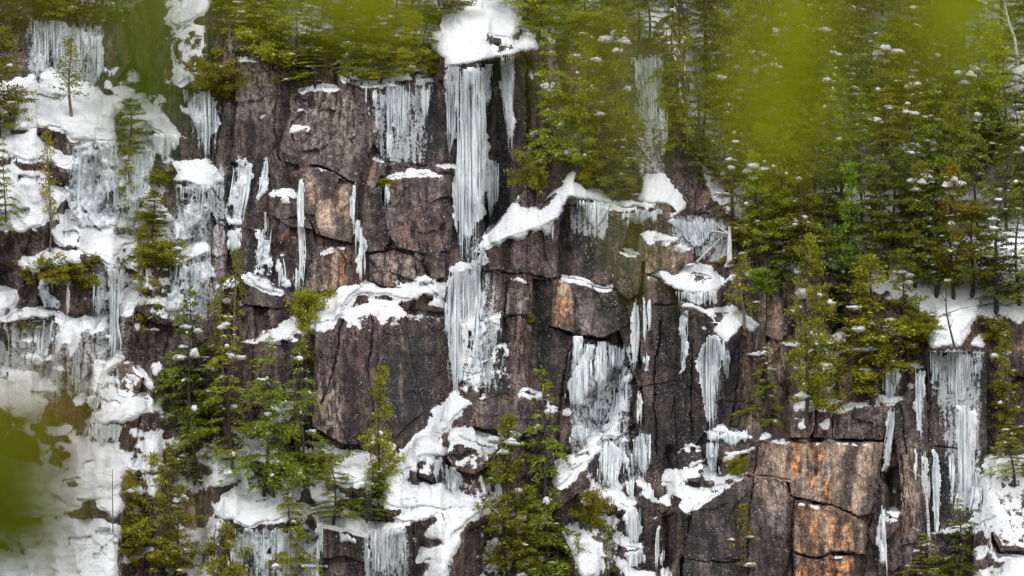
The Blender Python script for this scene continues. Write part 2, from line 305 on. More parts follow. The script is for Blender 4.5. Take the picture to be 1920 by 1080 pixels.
# ------------------------------------------------------------------ what stands where on the cliff (traced in reference pixels, each with its own depth and thickness)
# snow banks: outline | thickness (m) | label
SNOWS = [
('30,153 67,157 100,170 147,163 180,173 213,187 220,260 160,267 133,263 113,240 67,240 20,247 -60,263 -60,230 13,200 27,180', .5, 'wide smooth snowfield below the highest ice curtain at upper left'),
('-60,265 67,247 87,277 127,293 143,297 133,310 110,310 80,300 50,307 17,290 -60,290', .45, 'narrow band of snow under the wide upper-left snowfield'),
('-60,310 20,313 50,320 88,320 97,343 125,362 110,385 93,408 83,420 33,437 -60,430', .45, 'steep snow slope behind the thin bare-stemmed tree at the left edge'),
('117,400 133,373 157,367 160,400 147,413', .3, 'small snow patch between slanting brown rock and the wide icy cascade'),
('96,440 104,428 117,415 133,417 158,428 179,432 204,434 229,440 258,453 258,463 246,463 231,457 225,472 215,478 225,497 206,497 192,488 175,480 160,480 146,463 133,463 117,461 100,457', .5, 'long thick snow ledge from which the left ice column pours'),
('27,501 42,478 56,480 62,474 79,472 87,465 108,467 125,472 146,474 154,484 156,497 181,524 177,526 165,515 154,503 135,497 125,503 108,505 90,499 71,501 67,509 44,513 46,505', .45, 'snow bank over two dark hanging bushes at left'),
('-60,546 10,546 33,547 31,563 23,574 12,580 8,597 -60,600', .4, 'snow patch at the left edge beside dark red-brown rock'),
('4,601 19,586 37,580 62,578 73,582 100,583 125,588 140,601 135,605 117,605 100,597 79,601 60,597 35,601 12,606', .4, 'long flat snow ledge under the short frosty ice slab at left'),
('142,601 162,588 185,590 185,597 162,600 152,606', .35, 'small snow cap at the right end of the long left ledge'),
('100,671 110,625 123,615 135,612 150,627 154,642 144,656 133,673 123,669 127,644 115,648 106,665', .35, 'upright snow patch wrapped round a dark rounded rock at left'),
('-60,712 31,698 54,694 69,696 77,712 92,723 110,725 112,733 104,744 92,735 75,737 79,746 98,754 79,781 79,787 67,800 50,796 37,787 12,779 -60,773', .6, 'big rounded snow drift overhanging brown rock at the left edge'),
('31,667 60,658 62,671 50,674', .2, 'little snow patch on dark rock above the big left drift'),
('96,690 108,682 123,687 121,696 100,698', .2, 'little snow lump right above the big left drift'),
('175,671 202,675 223,662 242,671 227,683 217,692 200,700 194,725 173,731 167,717 171,694', .45, 'snow cone at the foot of the left ice column'),
('181,742 192,729 206,744 223,744 240,750 250,748 271,740 275,752 279,767 262,785 240,787 233,795 187,796 171,783 179,769 208,760 198,752', .6, 'thick snow shelf above the short greenish icicle curtain'),
('265,723 281,710 296,723 287,733 271,727', .3, 'round snow lump beside the reddish brown boulder face'),
('287,683 304,681 312,692 296,710 287,702', .3, 'snow lump on the rock edge against the green hemlocks'),
('225,694 246,700 267,715 260,721 246,715 231,700', .22, 'slanting strip of snow across the reddish brown boulder face'),
('135,746 156,731 165,742 146,765 135,758', .3, 'snow lump left of the thick shelf near the blurred brown twigs'),
('233,635 250,619 262,606 267,617 246,629 237,637', .25, 'slanting snow strip right of the left ice column'),
('233,545 258,547 262,557 248,578 225,588 223,572', .35, 'broken snow patch beside the middle of the left ice column'),
('147,817 173,830 213,843 230,860 247,880 233,907 230,933 240,940 233,953 213,973 187,953 180,940 143,933 163,953 133,950 83,920 80,910 107,890 127,877 130,847', .5, 'broad icy snow slope spreading below the greenish icicle curtain'),
('87,980 153,973 187,970 237,990 220,1013 223,1090 67,1090 67,1040 100,1020 93,997', .5, 'snow slope in the bottom left corner behind blurred twigs'),
('273,820 300,817 307,863 287,890 270,877', .3, 'icy snow patch left of the leaning hemlocks'),
('273,900 307,890 293,940 277,927', .3, 'snow patch between two thin cedars near bottom left'),
('373,857 407,853 417,867 437,870 453,883 440,903 407,917 393,913 407,887 380,870', .35, 'bent snow patch under the hemlock clump above dark rock'),
('307,827 360,830 370,837 317,843', .3, 'flat snow strip at the foot of the hemlock clump'),
('420,933 447,917 483,920 520,937 553,947 600,950 597,960 553,957 533,970 500,980 473,990 443,980 420,977 407,973', .45, 'long lumpy snow ledge above the dark iced wall at bottom'),
('383,987 403,977 407,997 400,1020 380,1033', .3, 'snow patch left of the dark iced wall at bottom'),
('230,1043 260,1023 287,1030 333,1013 340,1023 300,1027 253,1053 233,1057', .35, 'snow band behind the thin cedars at bottom left'),
('365,1090 370,1067 393,1057 407,1073 393,1090', .3, 'snow lump at the bottom edge left of the dark iced wall'),
('503,752 520,747 557,753 547,770 543,793 507,797 503,780 520,777', .35, 'square snow patch on a rock behind the hemlock trunk'),
('467,847 483,828 523,847 513,850 487,843', .3, 'pointed snow cap on dark rock behind the hemlock trunk'),
('603,850 633,847 642,860 610,857', .25, 'thin snow shelf on the wall foot left of the light green cedar'),
('613,877 645,865 650,890 620,890', .3, 'snow mound among shrubs left of the light green cedar'),
('637,860 660,840 700,855 705,900 640,910', .35, 'snow mound behind the light green cedar below the dark wall'),
('260,227 300,217 337,243 337,257 320,263 303,247 267,240', .35, 'snow ledge above the small greenish icicle row at upper left'),
('235,268 260,265 287,277 260,277', .25, 'small snow cap over a greenish ice lump at upper left'),
('320,307 393,297 407,310 423,337 420,347 370,347 320,340 340,320', .45, 'snow shelf at the foot of the upper-left cascade'),
('321,484 325,472 350,472 375,461 396,459 400,474 383,476 367,484 337,492', .4, 'snow shelf between two frosty ice slopes left of the brown pillar'),
('269,459 287,447 312,449 323,467 312,480 292,474 277,476', .35, 'snow heaped on a dark bush left of the frosty slopes'),
('400,545 405,535 412,532 422,527 432,527 450,525 451,542 442,544 430,540 420,545 415,537 405,542', .3, 'small snow ledge left of the wedge-shaped boulder'),
('456,515 465,507 482,512 505,530 517,540 531,547 530,550 510,547 490,540 475,530 470,524', .35, 'slanting snow cap on the wedge-shaped boulder'),
('631,545 660,537 690,525 717,535 732,542 752,540 780,519 815,525 825,540 845,587 815,572 822,555 792,552 787,564 757,560 725,552 707,550 677,552 645,572 650,582 670,587 660,597 650,587 632,590 627,602 617,600 600,602 582,605 584,615 570,615 560,620 550,630 540,640 520,647 500,645 475,642 500,620 520,617 525,602 542,600 560,590 600,565 625,560', .5, 'long stepped snow ledge crossing the middle of the cliff above the dark wall'),
('700,555 712,567 740,567 742,571 715,573 702,562', .18, 'thin curl of snow on the dark wall just under the long ledge'),
('640,143 673,133 723,133 733,123 763,113 773,127 770,143 803,147 800,153 740,150 707,157 660,150', .4, 'snow along the cliff rim under the yellow-green cedar'),
('830,130 847,127 873,123 920,110 940,107 1010,97 1003,73 993,63 967,80 950,80 927,90 907,73 853,53 827,63 813,97 833,110', .6, 'big snow apron on the cliff rim above the main icefall'),
('907,67 927,13 960,13 987,43 960,67', .4, 'snow lane rising between trees above the rim apron'),
('717,337 727,327 745,324 762,327 782,319 805,319 835,314 855,316 852,321 830,319 807,321 802,327 780,322 762,332 735,335 727,342', .25, 'thin arched snow line leading to the main icefall'),
('542,250 550,232 575,232 592,227 590,237 572,255 577,242 545,252 532,265 527,264', .25, 'ragged snow patch on the shoulder of the tall upper block'),
('549,210 555,201 582,202 580,207 555,209', .18, 'short snow strip near the top of the tall upper block'),
('562,172 590,173 590,177 563,176', .14, 'thin snow line on the top step of the tall upper block'),
('597,167 605,162 630,165 627,168', .14, 'thin snow line on the rim right of the top step'),
('726,170 732,165 747,165 750,171', .16, 'tiny snow cap over the hanging icicle curtain on the upper wall'),
('880,145 890,145 905,165 905,176 892,167', .25, 'short slanting snow patch in the top of the main icefall'),
('907,147 917,130 922,130 912,146', .18, 'snow sliver right of the main icefall top'),
('480,227 490,212 505,209 502,217 492,227', .2, 'small snow patch on the wall left of the tall upper block'),
('509,364 517,359 530,367 542,370 546,382 530,386 520,380 527,372', .22, 'curved snow strip on top of the rounded dark block'),
('837,503 870,492 897,503 893,507 877,510 853,517', .35, 'snow shelf splitting the main icefall in two'),
('911,442 962,381 990,390 1010,382 1020,372 1040,352 1050,350 1060,332 1070,320 1080,322 1077,345 1100,355 1127,354 1137,367 1155,375 1190,377 1235,385 1232,390 1190,387 1180,391 1140,382 1100,375 1075,372 1060,385 1045,410 1037,417 1034,430 1030,445 1020,445 1017,435 1007,432 997,442 992,436 980,450 972,452 952,450 947,457 935,465 925,465 915,452', .9, 'great slanting snow bank right of the main icefall'),
('962,381 975,360 987,332 997,329 1005,332 990,347 980,362 972,377', .3, 'narrow snow strip along the dark corner above the great bank'),
('1202,325 1225,325 1235,316 1242,320 1250,332 1280,362 1290,387 1270,405 1255,410 1252,400 1270,395 1255,382 1232,384 1190,377 1200,360', .5, 'snow slope behind the shrub right of the great bank'),
('1185,435 1202,436 1230,431 1262,441 1290,450 1310,460 1290,456 1270,454 1250,460 1227,455 1212,460 1205,447', .4, 'snow cap arching over the brown block right of the leaning block'),
('1159,467 1165,464 1197,472 1202,479 1182,477 1167,471', .28, 'snow cap on top of the leaning greenish block'),
('1157,485 1162,485 1150,525 1140,530 1145,517', .16, 'upright snow strip down the left edge of the leaning block'),
('1046,522 1060,519 1087,520 1110,527 1130,532 1150,534 1156,542 1125,539 1100,530 1075,524', .28, 'smooth curving snow cap on the orange-faced block'),
('957,520 964,515 980,522 994,532 987,534 970,527', .25, 'small sloping snow cap on the block left of the orange-faced block'),
('1212,520 1217,512 1235,510 1250,505 1257,512 1270,511 1277,500 1300,494 1335,500 1347,512 1350,525 1360,535 1345,545 1310,546 1305,552 1267,542 1250,535 1235,520', .5, 'upper of two large snow shelves over the right-centre columns'),
('1271,577 1277,567 1300,567 1325,575 1332,576 1375,572 1385,582 1412,597 1432,607 1410,622 1397,620 1390,610 1382,625 1375,630 1360,645 1350,640 1335,622 1320,635 1312,660 1310,655 1322,635 1332,622 1347,612 1320,602 1325,600 1342,605 1322,590 1300,580 1287,580', .4, 'lower large snow shelf from which the right-centre icefall hangs'),
('1346,655 1360,655 1375,645 1377,648 1360,660', .2, 'short snow band across the right-centre icefall'),
('1350,503 1370,483 1390,497 1383,503 1363,502', .3, 'snow mound round the foot of the snow-plastered trunk'),
('1390,507 1413,507 1423,520 1407,523', .25, 'snow lump between the plastered trunk and the brown pillar'),
('1460,500 1487,493 1527,497 1520,513 1493,517 1473,503', .35, 'snow cap on the tan columns under the right forest'),
('1433,520 1447,507 1457,530 1440,530', .25, 'small snow lump on the left top of the tan columns'),
('1395,670 1400,662 1437,657 1460,657 1453,665 1413,670', .28, 'flat snow ledge with a squared end on the tan wall'),
('1460,690 1493,683 1527,683 1520,697 1493,693', .25, 'snow patch behind the slim cedar on the tan wall'),
('1540,647 1547,633 1573,633 1577,647 1557,653', .35, 'round snow pillow between the two cedars at right'),
('1537,670 1560,670 1557,675 1540,676', .18, 'flat sliver of snow just under the round pillow'),
('1737,637 1753,573 1770,577 1793,567 1813,577 1843,587 1827,607 1813,637 1800,653 1747,653', .5, 'smooth snow slope with a curved sapling above the right ice sheet'),
('1813,647 1827,633 1850,632 1847,653 1820,655', .4, 'round snow pillow above the right corner of the right ice sheet'),
('1697,690 1713,683 1733,685 1730,692 1700,697', .25, 'small snow cap left of the right ice sheet'),
('1480,763 1497,752 1540,748 1570,745 1573,757 1553,763 1537,762 1527,768 1493,768', .35, 'snow cap on the split blocks above the orange wall'),
('1610,753 1657,743 1693,752 1677,758 1647,755', .22, 'thin snow ledge at the right top of the orange wall'),
('1493,803 1507,783 1520,787 1513,807 1500,810', .2, 'snow plastered on the left split block above the orange wall'),
('1530,800 1543,787 1560,787 1553,810', .2, 'snow plastered in the notch between the split blocks'),
('1327,812 1330,803 1360,804 1412,818 1415,822 1400,820 1370,812 1345,811', .32, 'long thin snow cap on the iced block left of the orange wall'),
('1415,822 1420,812 1436,806 1450,812 1440,822 1425,828', .2, 'small broken snow patch at the orange wall top left corner'),
('1352,865 1357,855 1372,847 1390,847 1410,835 1415,842 1407,851 1390,857 1382,865 1362,867', .35, 'rising snow bank against the left edge of the orange wall'),
('1320,910 1325,897 1342,892 1360,895 1375,882 1395,885 1390,895 1370,897 1357,905 1362,910 1345,912 1330,907', .35, 'lumpy snow bank under a small green bush left of the orange wall'),
('1305,890 1312,885 1327,889 1325,894 1310,892', .2, 'small flat snow cap beside the lumpy bank'),
('1280,842 1281,835 1295,833 1315,836 1315,842', .28, 'square snow cap on the short stump of rock'),
('1292,877 1297,862 1307,864 1322,856 1325,862 1315,870 1300,876', .25, 'snow patch on the front of the short stump of rock'),
('1242,910 1255,887 1270,885 1290,895 1291,906 1280,900 1277,912 1295,922 1302,932 1282,935 1265,930 1250,942 1246,937 1262,920 1255,907', .32, 'ragged snow patch below the short stump of rock'),
('1270,950 1282,946 1300,945 1307,930 1317,920 1317,930 1310,945 1300,957 1287,967 1275,960', .3, 'curved snow patch at the left corner of the big bottom slab'),
('1155,825 1165,817 1180,819 1189,825 1170,826 1157,834', .3, 'small snow cap between the two lower cascades'),
('1062,824 1067,805 1100,794 1100,799 1073,810', .22, 'snow edge on top of the short lower left curtain'),
('1036,867 1062,852 1082,850 1100,835 1125,835 1137,845 1117,855 1115,865 1100,870 1087,877 1077,880 1067,897 1050,910 1037,915 1035,885', .5, 'large snow bank right of the tall dark spruce'),
('1085,935 1105,910 1117,915 1112,930 1092,934', .3, 'snow mound left of the broad lower cascade'),
('1120,927 1140,922 1160,924 1157,930 1130,931', .25, 'thin snow shelf at the foot of the broad lower cascade'),
('1112,962 1122,947 1147,967 1135,967', .25, 'pointed snow heap under the thin shelf'),
('1160,947 1167,935 1180,942 1200,936 1197,946 1180,951', .28, 'snow cap on the bottom ice pillar'),
('1158,948 1162,948 1148,990 1143,990', .14, 'white snow line edging the rock left of the bottom ice pillar'),
('1190,897 1200,896 1210,905 1222,906 1227,927 1240,940 1237,946 1220,942 1215,930 1200,927 1205,917 1192,910', .35, 'stepped snow lumps under the right lower cascade'),
('1165,1020 1170,1007 1180,1017 1200,1015 1210,1032 1187,1027 1170,1026', .3, 'snow shelf across the bottom ice pillar'),
('1215,970 1240,964 1240,970 1232,976 1222,974', .22, 'tiny snow ledge right of the bottom ice pillar'),
('1060,1000 1095,1005 1110,1022 1132,1020 1125,1035 1135,1060 1120,1080 1085,1090 1075,1035 1065,1022', .45, 'snow slope at bottom between the spruce and the ice pillar'),
('1165,1057 1175,1057 1187,1067 1210,1070 1230,1075 1230,1090 1170,1090', .35, 'snow at the bottom edge under the ice pillar'),
('1236,1072 1245,1065 1257,1067 1255,1090 1238,1090', .3, 'snow lump at the bottom edge beside a dark crack'),
('1273,1033 1277,1035 1259,1088 1254,1087', .14, 'thin snow line along the slanting crack at the bottom'),
('713,887 740,860 773,840 783,820 807,813 817,827 837,843 835,855 807,853 783,857 773,877 753,880 750,907 770,917 807,927 810,917 777,900 780,895 817,910 853,927 893,940 920,957 900,957 813,950 780,953 733,950 707,937 717,917', .55, 'large snow apron below the foot of the main icefall'),
('640,953 673,970 687,977 720,977 757,982 753,993 723,997 687,997 683,980 660,973 647,983', .4, 'wavy snow ledge above the icicle fringe at bottom centre'),
('730,967 780,953 827,950 820,963 787,977 750,978', .35, 'snow tongue just under the large apron'),
('827,950 893,950 907,960 873,987 867,1020 847,1053 840,1090 793,1090 807,1047 773,1060 790,1043 827,1020 797,1007 820,967', .5, 'icy snow slope left of the two tall trees at bottom'),
('640,997 653,1003 670,1017 667,1023 640,1020', .25, 'small snow patch on the rock at bottom left of the icicle fringe'),
('843,823 860,802 880,807 907,817 930,833 933,840 900,833 873,823 853,820', .38, 'slanting snow slab on the boulder below the main icefall'),
('873,853 887,847 905,852 900,858', .22, 'small snow spot on the front of the boulder below the main icefall'),
('807,803 827,763 833,750 853,737 873,747 890,753 887,760 867,763 857,783 847,797 830,810 830,830 823,830 823,810 810,810', .45, 'snow cone at the very foot of the main icefall'),
('967,752 970,737 983,725 1020,737 1013,740 983,737', .28, 'snow cap on the brown boulder left of the tall dark spruce'),
('966,757 970,757 955,800 950,800', .14, 'snow line down the left side of the brown boulder'),
('310,40 337,17 373,-10 397,-10 397,17 380,33 360,40 327,53', .4, 'snow bank on the high outcrop at the top edge'),
('327,127 343,117 360,140 343,157 327,160', .3, 'snow lump on the high outcrop beside a dry brown bush'),
('357,93 377,100 380,113 367,103', .2, 'slanting snow patch on the high outcrop'),
('367,82 388,82 388,88 370,88', .15, 'short snow line high on the outcrop'),
('330,190 350,200 387,213 377,227 347,213', .3, 'slanting snow ledge inside the upper-left cascade'),
('1443,980 1463,957 1472,958 1453,970', .15, 'thin slanting snow streak on the big bottom slab'),
('1407,900 1427,910 1423,913 1410,907', .15, 'upper of two tiny snow dashes on the orange wall left side'),
('1427,922 1448,913 1437,925', .15, 'lower of two tiny snow dashes on the orange wall left side'),
('1817,983 1843,920 1853,860 1863,853 1853,887 1860,910 1853,947 1873,970 1840,983 1827,1007', .35, 'steep snow gully right of the right ice sheet foot'),
('1827,1037 1847,1020 1850,1030 1840,1042', .25, 'snow lump above the bottom right corner bank'),
('1827,1073 1863,1057 1863,1067 1897,1053 1980,1035 1980,1100 1830,1100', .45, 'snow bank in the bottom right corner'),
]
# bare rock showing through the banks
HOLES = ['974,376 988,384 1008,378 1014,364 1026,352 1012,342 994,352', '984,396 1002,394 1028,382 1044,366 1020,376 1000,388', '70,178 112,184 116,200 84,194', '120,438 146,436 148,452 124,460', '96,262 130,268 128,280 100,276', '60,734 94,738 92,746 64,744', '706,548 730,556 722,562 702,556', '786,532 810,530 816,540 790,546', '640,578 668,584 660,590 644,588',
 '158,870 182,862 178,880 160,884', '120,900 150,898 146,912 118,912', '130,1010 170,1004 176,1018 132,1024', '60,470 76,474 72,490 58,486', '36,330 70,334 62,346 34,342', '20,398 58,392 52,404 22,410', '1295,514 1330,520 1322,530 1298,524', '1340,590 1366,588 1362,600 1344,604', '850,1000 870,990 866,1010 848,1014', '806,970 830,962 834,976 812,980', '1080,858 1102,850 1104,858 1084,866', '930,92 958,84 962,92 936,98', '1760,596 1780,590 1776,602 1762,604', '750,895 776,890 790,902 760,904', '480,940 510,934 516,946 490,950', '205,752 226,756 220,764 206,760']
# rock swept clear on the left
BARE = ['12,612 95,618 100,668 60,694 18,676', '112,655 160,640 190,600 200,668 170,715 120,742 102,705', '225,645 320,620 332,715 300,740 270,715 222,690', '-10,440 92,462 40,478 0,540', '35,538 180,528 182,586 40,582', '100,700 170,735 150,800 90,800', '300,905 380,930 390,990 320,990', '95,310 130,300 122,350 96,345', '130,440 158,470 200,490 190,520 150,500']
# frozen water: kind | strands | stations (y,left,right) | label
ICES = [
('film', 60, '38,58,110 70,60,185 110,65,190 150,70,185 166,85,175', 'broad tiered icicle curtain under the trees at upper left'),
('curtain', 14, '65,173,190 120,174,188 172,178,182', 'long bright ice column at the right end of the highest curtain'),
('film', 34, '168,345,400 200,348,402 230,355,412 280,370,405 298,380,400', 'frozen cascade below the dry brown bush at upper left'),
('curtain', 20, '250,278,335 285,283,333 302,300,325', 'row of greenish icicles under a snowy ledge at upper left'),
('frost', 14, '265,140,225 300,135,222 340,130,222 380,130,222 432,150,225', 'wide mottled icy cascade below the upper-left snowfield'),
('film', 22, '280,235,290 340,232,285 400,228,262 448,232,258', 'pale greenish ice sheet behind the blurred twigs at left'),
('frost', 12, '350,335,395 400,330,395 455,330,385', 'upper frosty ice slope left of the brown pillar'),
('frost', 12, '490,330,385 520,328,395 560,318,380 590,315,370', 'lower frosty ice slope behind the pointed hemlock tops'),
('film', 16, '345,330,420 370,335,415', 'short ice fringe under the snow shelf of the upper-left cascade'),
('curtain', 34, '497,200,222 520,204,226 560,206,224 605,206,222 640,205,228 670,203,225', 'tall pale ice column on the left part of the cliff'),
('curtain', 9, '505,225,235 550,226,232', 'short icicle bunch right of the tall left ice column'),
('film', 16, '510,177,200 600,175,200', 'thin grey ice film left of the tall left ice column'),
('frost', 6, '515,78,100 560,73,102 583,72,103', 'short frosty ice slab between two dark bushes'),
('curtain', 4, '534,126,131 588,125,129', 'single thin ice ribbon right of the short frosty slab'),
('frost', 6, '600,70,105 640,66,100 690,66,92', 'icy snow streak under the long flat left ledge'),
('frost', 6, '638,-30,20 680,-30,22 715,-30,22', 'icy slab at the left edge above the big drift'),
('curtain', 34, '793,170,235 825,165,228 838,172,210', 'short greenish icicle curtain under the thick snow shelf'),
('curtain', 12, '740,165,195 775,166,180', 'small icicle bunch above the thick snow shelf'),
('frost', 8, '290,440,462 330,436,470 380,428,462 430,425,452', 'white ice chute left of the rounded dark block'),
('curtain', 16, '428,426,454 480,430,452', 'grey icicle fringe at the lower end of the white chute'),
('frost', 4, '290,500,503 330,490,505 360,482,500 382,478,486', 'broken ice ribbon slanting down left of the rounded block'),
('curtain', 4, '398,496,502 440,498,504', 'thin icicle above the fan of ice by the wedge-shaped boulder'),
('frost', 8, '430,490,512 480,480,508 510,472,505 530,495,508', 'fan of white ice above the wedge-shaped boulder'),
('frost', 5, '480,524,530 500,521,535 545,520,539', 'short white ice patch under a dark hole in the rock'),
('curtain', 14, '335,562,568 380,558,572 425,560,571 470,562,574 490,563,572 555,560,566', 'long thin ice ribbon crossing the stacked blocks'),
('curtain', 9, '500,552,562 550,550,558', 'icicle bunch beside the lower end of the long thin ribbon'),
('curtain', 10, '340,656,668 400,658,665 443,659,664', 'upper icicles in the crack between two big blocks'),
('curtain', 14, '412,667,674 450,665,683 500,668,684 532,670,680', 'lower icicles in the crack ending at the long snow ledge'),
('curtain', 5, '340,722,730 392,722,726', 'icicle hanging from the left end of the arched snow line'),
('curtain', 4, '160,684,688 214,685,687', 'lone icicle at the left of the upper wall fringe'),
('curtain', 5, '165,699,707 215,701,703', 'second lone icicle on the upper wall fringe'),
('film', 9, '178,712,724 210,714,722', 'small grey ice patch left of the upper wall curtain'),
('film', 44, '155,726,770 215,726,770 250,727,768 268,728,764', 'icicle curtain hanging on the upper wall left of the main icefall'),
('curtain', 5, '248,726,737 302,727,731', 'longest spike under the upper wall curtain'),
('curtain', 16, '157,786,805 200,788,803 234,793,796', 'narrow icicle bunch between the wall curtain and the main icefall'),
('curtain', 30, '124,836,859 200,836,857 245,838,853 288,840,843', 'left column at the top of the main icefall'),
('curtain', 130, '126,859,906 200,859,908 290,862,909 315,854,911 360,848,909 400,853,905 450,860,893 492,864,881', 'main icefall, the longest and brightest one in the middle of the cliff'),
('film', 22, '300,912,935 360,914,935 405,917,930', 'thin ice veil along the right side of the main icefall'),
('curtain', 10, '120,908,924 210,911,917', 'short ice streak right of the main icefall top'),
('curtain', 26, '104,940,965 170,942,964 230,948,964 288,953,962', 'pale icicle column in the dark corner right of the main icefall'),
('curtain', 95, '497,843,895 560,838,893 600,830,890 660,832,880 720,840,868 748,843,855', 'lower half of the main icefall below its snow shelf'),
('frost', 10, '455,894,914 493,882,920 515,893,904 560,888,910 600,886,904 643,880,907 673,874,910 733,858,903', 'lumpy strip of snowy ice along the right edge of the lower main icefall'),
('film', 18, '375,1080,1160 405,1085,1150 432,1100,1140', 'sparse ice streaks under the right end of the great snow bank'),
('curtain', 3, '418,1034,1038 456,1035,1037', 'single icicle under the tip of the great snow bank'),
('film', 18, '392,1160,1240 425,1165,1235', 'faint icicle row on greenish rock above the leaning block'),
('film', 44, '108,1185,1240 140,1188,1242 180,1195,1242 240,1228,1241', 'greenish ice curtain between trees right of the top centre'),
('curtain', 10, '190,1237,1252 310,1240,1248', 'slim ice column below the greenish curtain'),
('film', 20, '240,1058,1115 312,1062,1110', 'dim ice streaks behind the big cedar by the great bank'),
('film', 30, '410,1255,1345 440,1285,1352 474,1318,1365', 'grey icicle wall behind the snow-plastered trunk'),
('film', 22, '545,1268,1332 575,1272,1332', 'short ice curtain between the two large snow shelves'),
('curtain', 9, '540,1330,1346 577,1331,1345', 'pale ice post joining the two large snow shelves'),
('frost', 6, '578,1275,1291 630,1276,1291 660,1275,1288 690,1273,1283 712,1273,1278', 'frosty ice ribbon left of the right-centre icefall'),
('curtain', 60, '628,1328,1352 660,1312,1367 697,1312,1366 735,1318,1350 772,1322,1345 803,1330,1343', 'right-centre icefall under the lower large snow shelf'),
('curtain', 8, '655,1356,1369 722,1358,1363', 'icicle bunch at the right side of the right-centre icefall'),
('curtain', 16, '805,1324,1400 840,1326,1395', 'icicles down the front of the block left of the orange wall'),
('curtain', 14, '830,1326,1342 870,1327,1345 892,1332,1350', 'ice column in the corner below the right-centre icefall'),
('curtain', 7, '560,1190,1196 620,1186,1199 655,1186,1198 702,1183,1190', 'long white ribbon right of the orange-faced block'),
('curtain', 9, '700,1177,1187 735,1168,1178 792,1160,1175', 'ribbon of ice leading down to the cascades'),
('curtain', 5, '556,1204,1209 605,1206,1213 648,1207,1211', 'middle of three thin ribbons right of the orange-faced block'),
('curtain', 5, '556,1213,1217 610,1214,1220 632,1215,1218', 'rightmost of three thin ribbons right of the orange-faced block'),
('frost', 4, '662,1207,1217 700,1206,1213', 'frosty ice patch under the thin ribbons'),
('curtain', 8, '733,1194,1205 770,1195,1205 799,1196,1203', 'short ice post standing on a reddish ledge'),
('curtain', 14, '630,1072,1091 690,1074,1086', 'left strand hanging directly under the orange-faced block'),
('curtain', 34, '645,1095,1115 680,1085,1112 720,1065,1108 745,1060,1100 778,1075,1092', 'spreading ice skirt under the orange-faced block'),
('curtain', 20, '640,1120,1139 680,1118,1142 725,1120,1140 748,1122,1136', 'smooth ice pillar under the right end of the orange-faced block'),
('film', 22, '648,1142,1178 670,1143,1172 702,1145,1158', 'row of dripping icicles right of the smooth ice pillar'),
('film', 20, '750,1118,1128 765,1108,1150 794,1102,1145', 'umbrella of icicles over a dark hollow'),
('frost', 10, '700,1152,1166 760,1148,1166 800,1130,1165 832,1122,1160', 'snowy ice chute feeding the broad lower cascade'),
('film', 20, '797,1075,1103 832,1062,1100', 'short lower left curtain beside the spruce top'),
('curtain', 44, '825,1132,1160 860,1122,1178 890,1115,1176 925,1120,1155', 'broad lower cascade left of the bottom pillar'),
('film', 30, '810,1190,1222 850,1186,1222 898,1176,1220', 'right lower cascade beside the dark smooth column'),
('curtain', 9, '895,1172,1192 942,1178,1188', 'thin icicles joining the right cascade to the bottom pillar'),
('curtain', 14, '930,1118,1150 967,1120,1146', 'short icicle fringe under the thin snow shelf'),
('curtain', 26, '950,1170,1200 1000,1170,1202 1022,1175,1202', 'upper half of the bottom ice pillar'),
('curtain', 22, '1030,1174,1208 1070,1177,1208', 'lower half of the bottom ice pillar'),
('curtain', 6, '985,1232,1239 1020,1228,1237 1066,1227,1233', 'long thin drip of ice right of the bottom pillar'),
('curtain', 5, '1030,1238,1246 1072,1237,1243', 'short ice post under a round snow ball at the bottom'),
('curtain', 10, '857,812,828 908,812,820', 'narrow ice column on the small block under the main icefall'),
('curtain', 24, '870,828,842 895,828,868 926,833,867', 'small ice curtain above the large snow apron'),
('film', 44, '990,700,760 1030,692,765 1090,688,765', 'dark icicle fringe at bottom centre'),
('film', 44, '990,440,560 1040,430,590 1095,425,595', 'dark iced wall at the bottom left of centre'),
('curtain', 7, '975,592,607 1062,597,603', 'lone pale ice post right of the dark iced wall'),
('film', 60, '657,1745,1828 700,1745,1829 745,1748,1830 765,1780,1830', 'upper part of the right ice sheet under the smooth snow slope'),
('curtain', 44, '760,1792,1831 830,1795,1835 900,1800,1838 952,1797,1825', 'long lower tongue of the right ice sheet'),
('frost', 8, '885,1805,1838 930,1795,1843 962,1788,1838', 'fanned snowy foot of the right ice sheet'),
('curtain', 14, '690,1715,1733 740,1715,1733 800,1717,1731 836,1722,1728', 'frosty ice strip under the small snow cap left of the right sheet'),
('curtain', 4, '835,1713,1720 912,1715,1719', 'leftmost of three ice posts left of the right sheet'),
('curtain', 8, '845,1728,1740 920,1730,1745 952,1733,1740', 'middle of three ice posts left of the right sheet'),
('curtain', 9, '838,1745,1757 920,1748,1762 1028,1753,1760', 'longest of three ice posts left of the right sheet'),
('film', 6, '850,1780,1790 962,1783,1787', 'faint ice streak beside the long tongue of the right sheet'),
('curtain', 12, '757,1668,1678 800,1660,1676 860,1653,1668 908,1653,1664', 'ice ribbon in the crack right of the orange wall'),
('curtain', 10, '945,1645,1658 1000,1648,1660 1078,1648,1666', 'lower ice ribbon in the crack right of the orange wall'),
('film', 12, '690,1658,1692 750,1655,1685', 'dull grey ice behind the big cedar at right'),
]
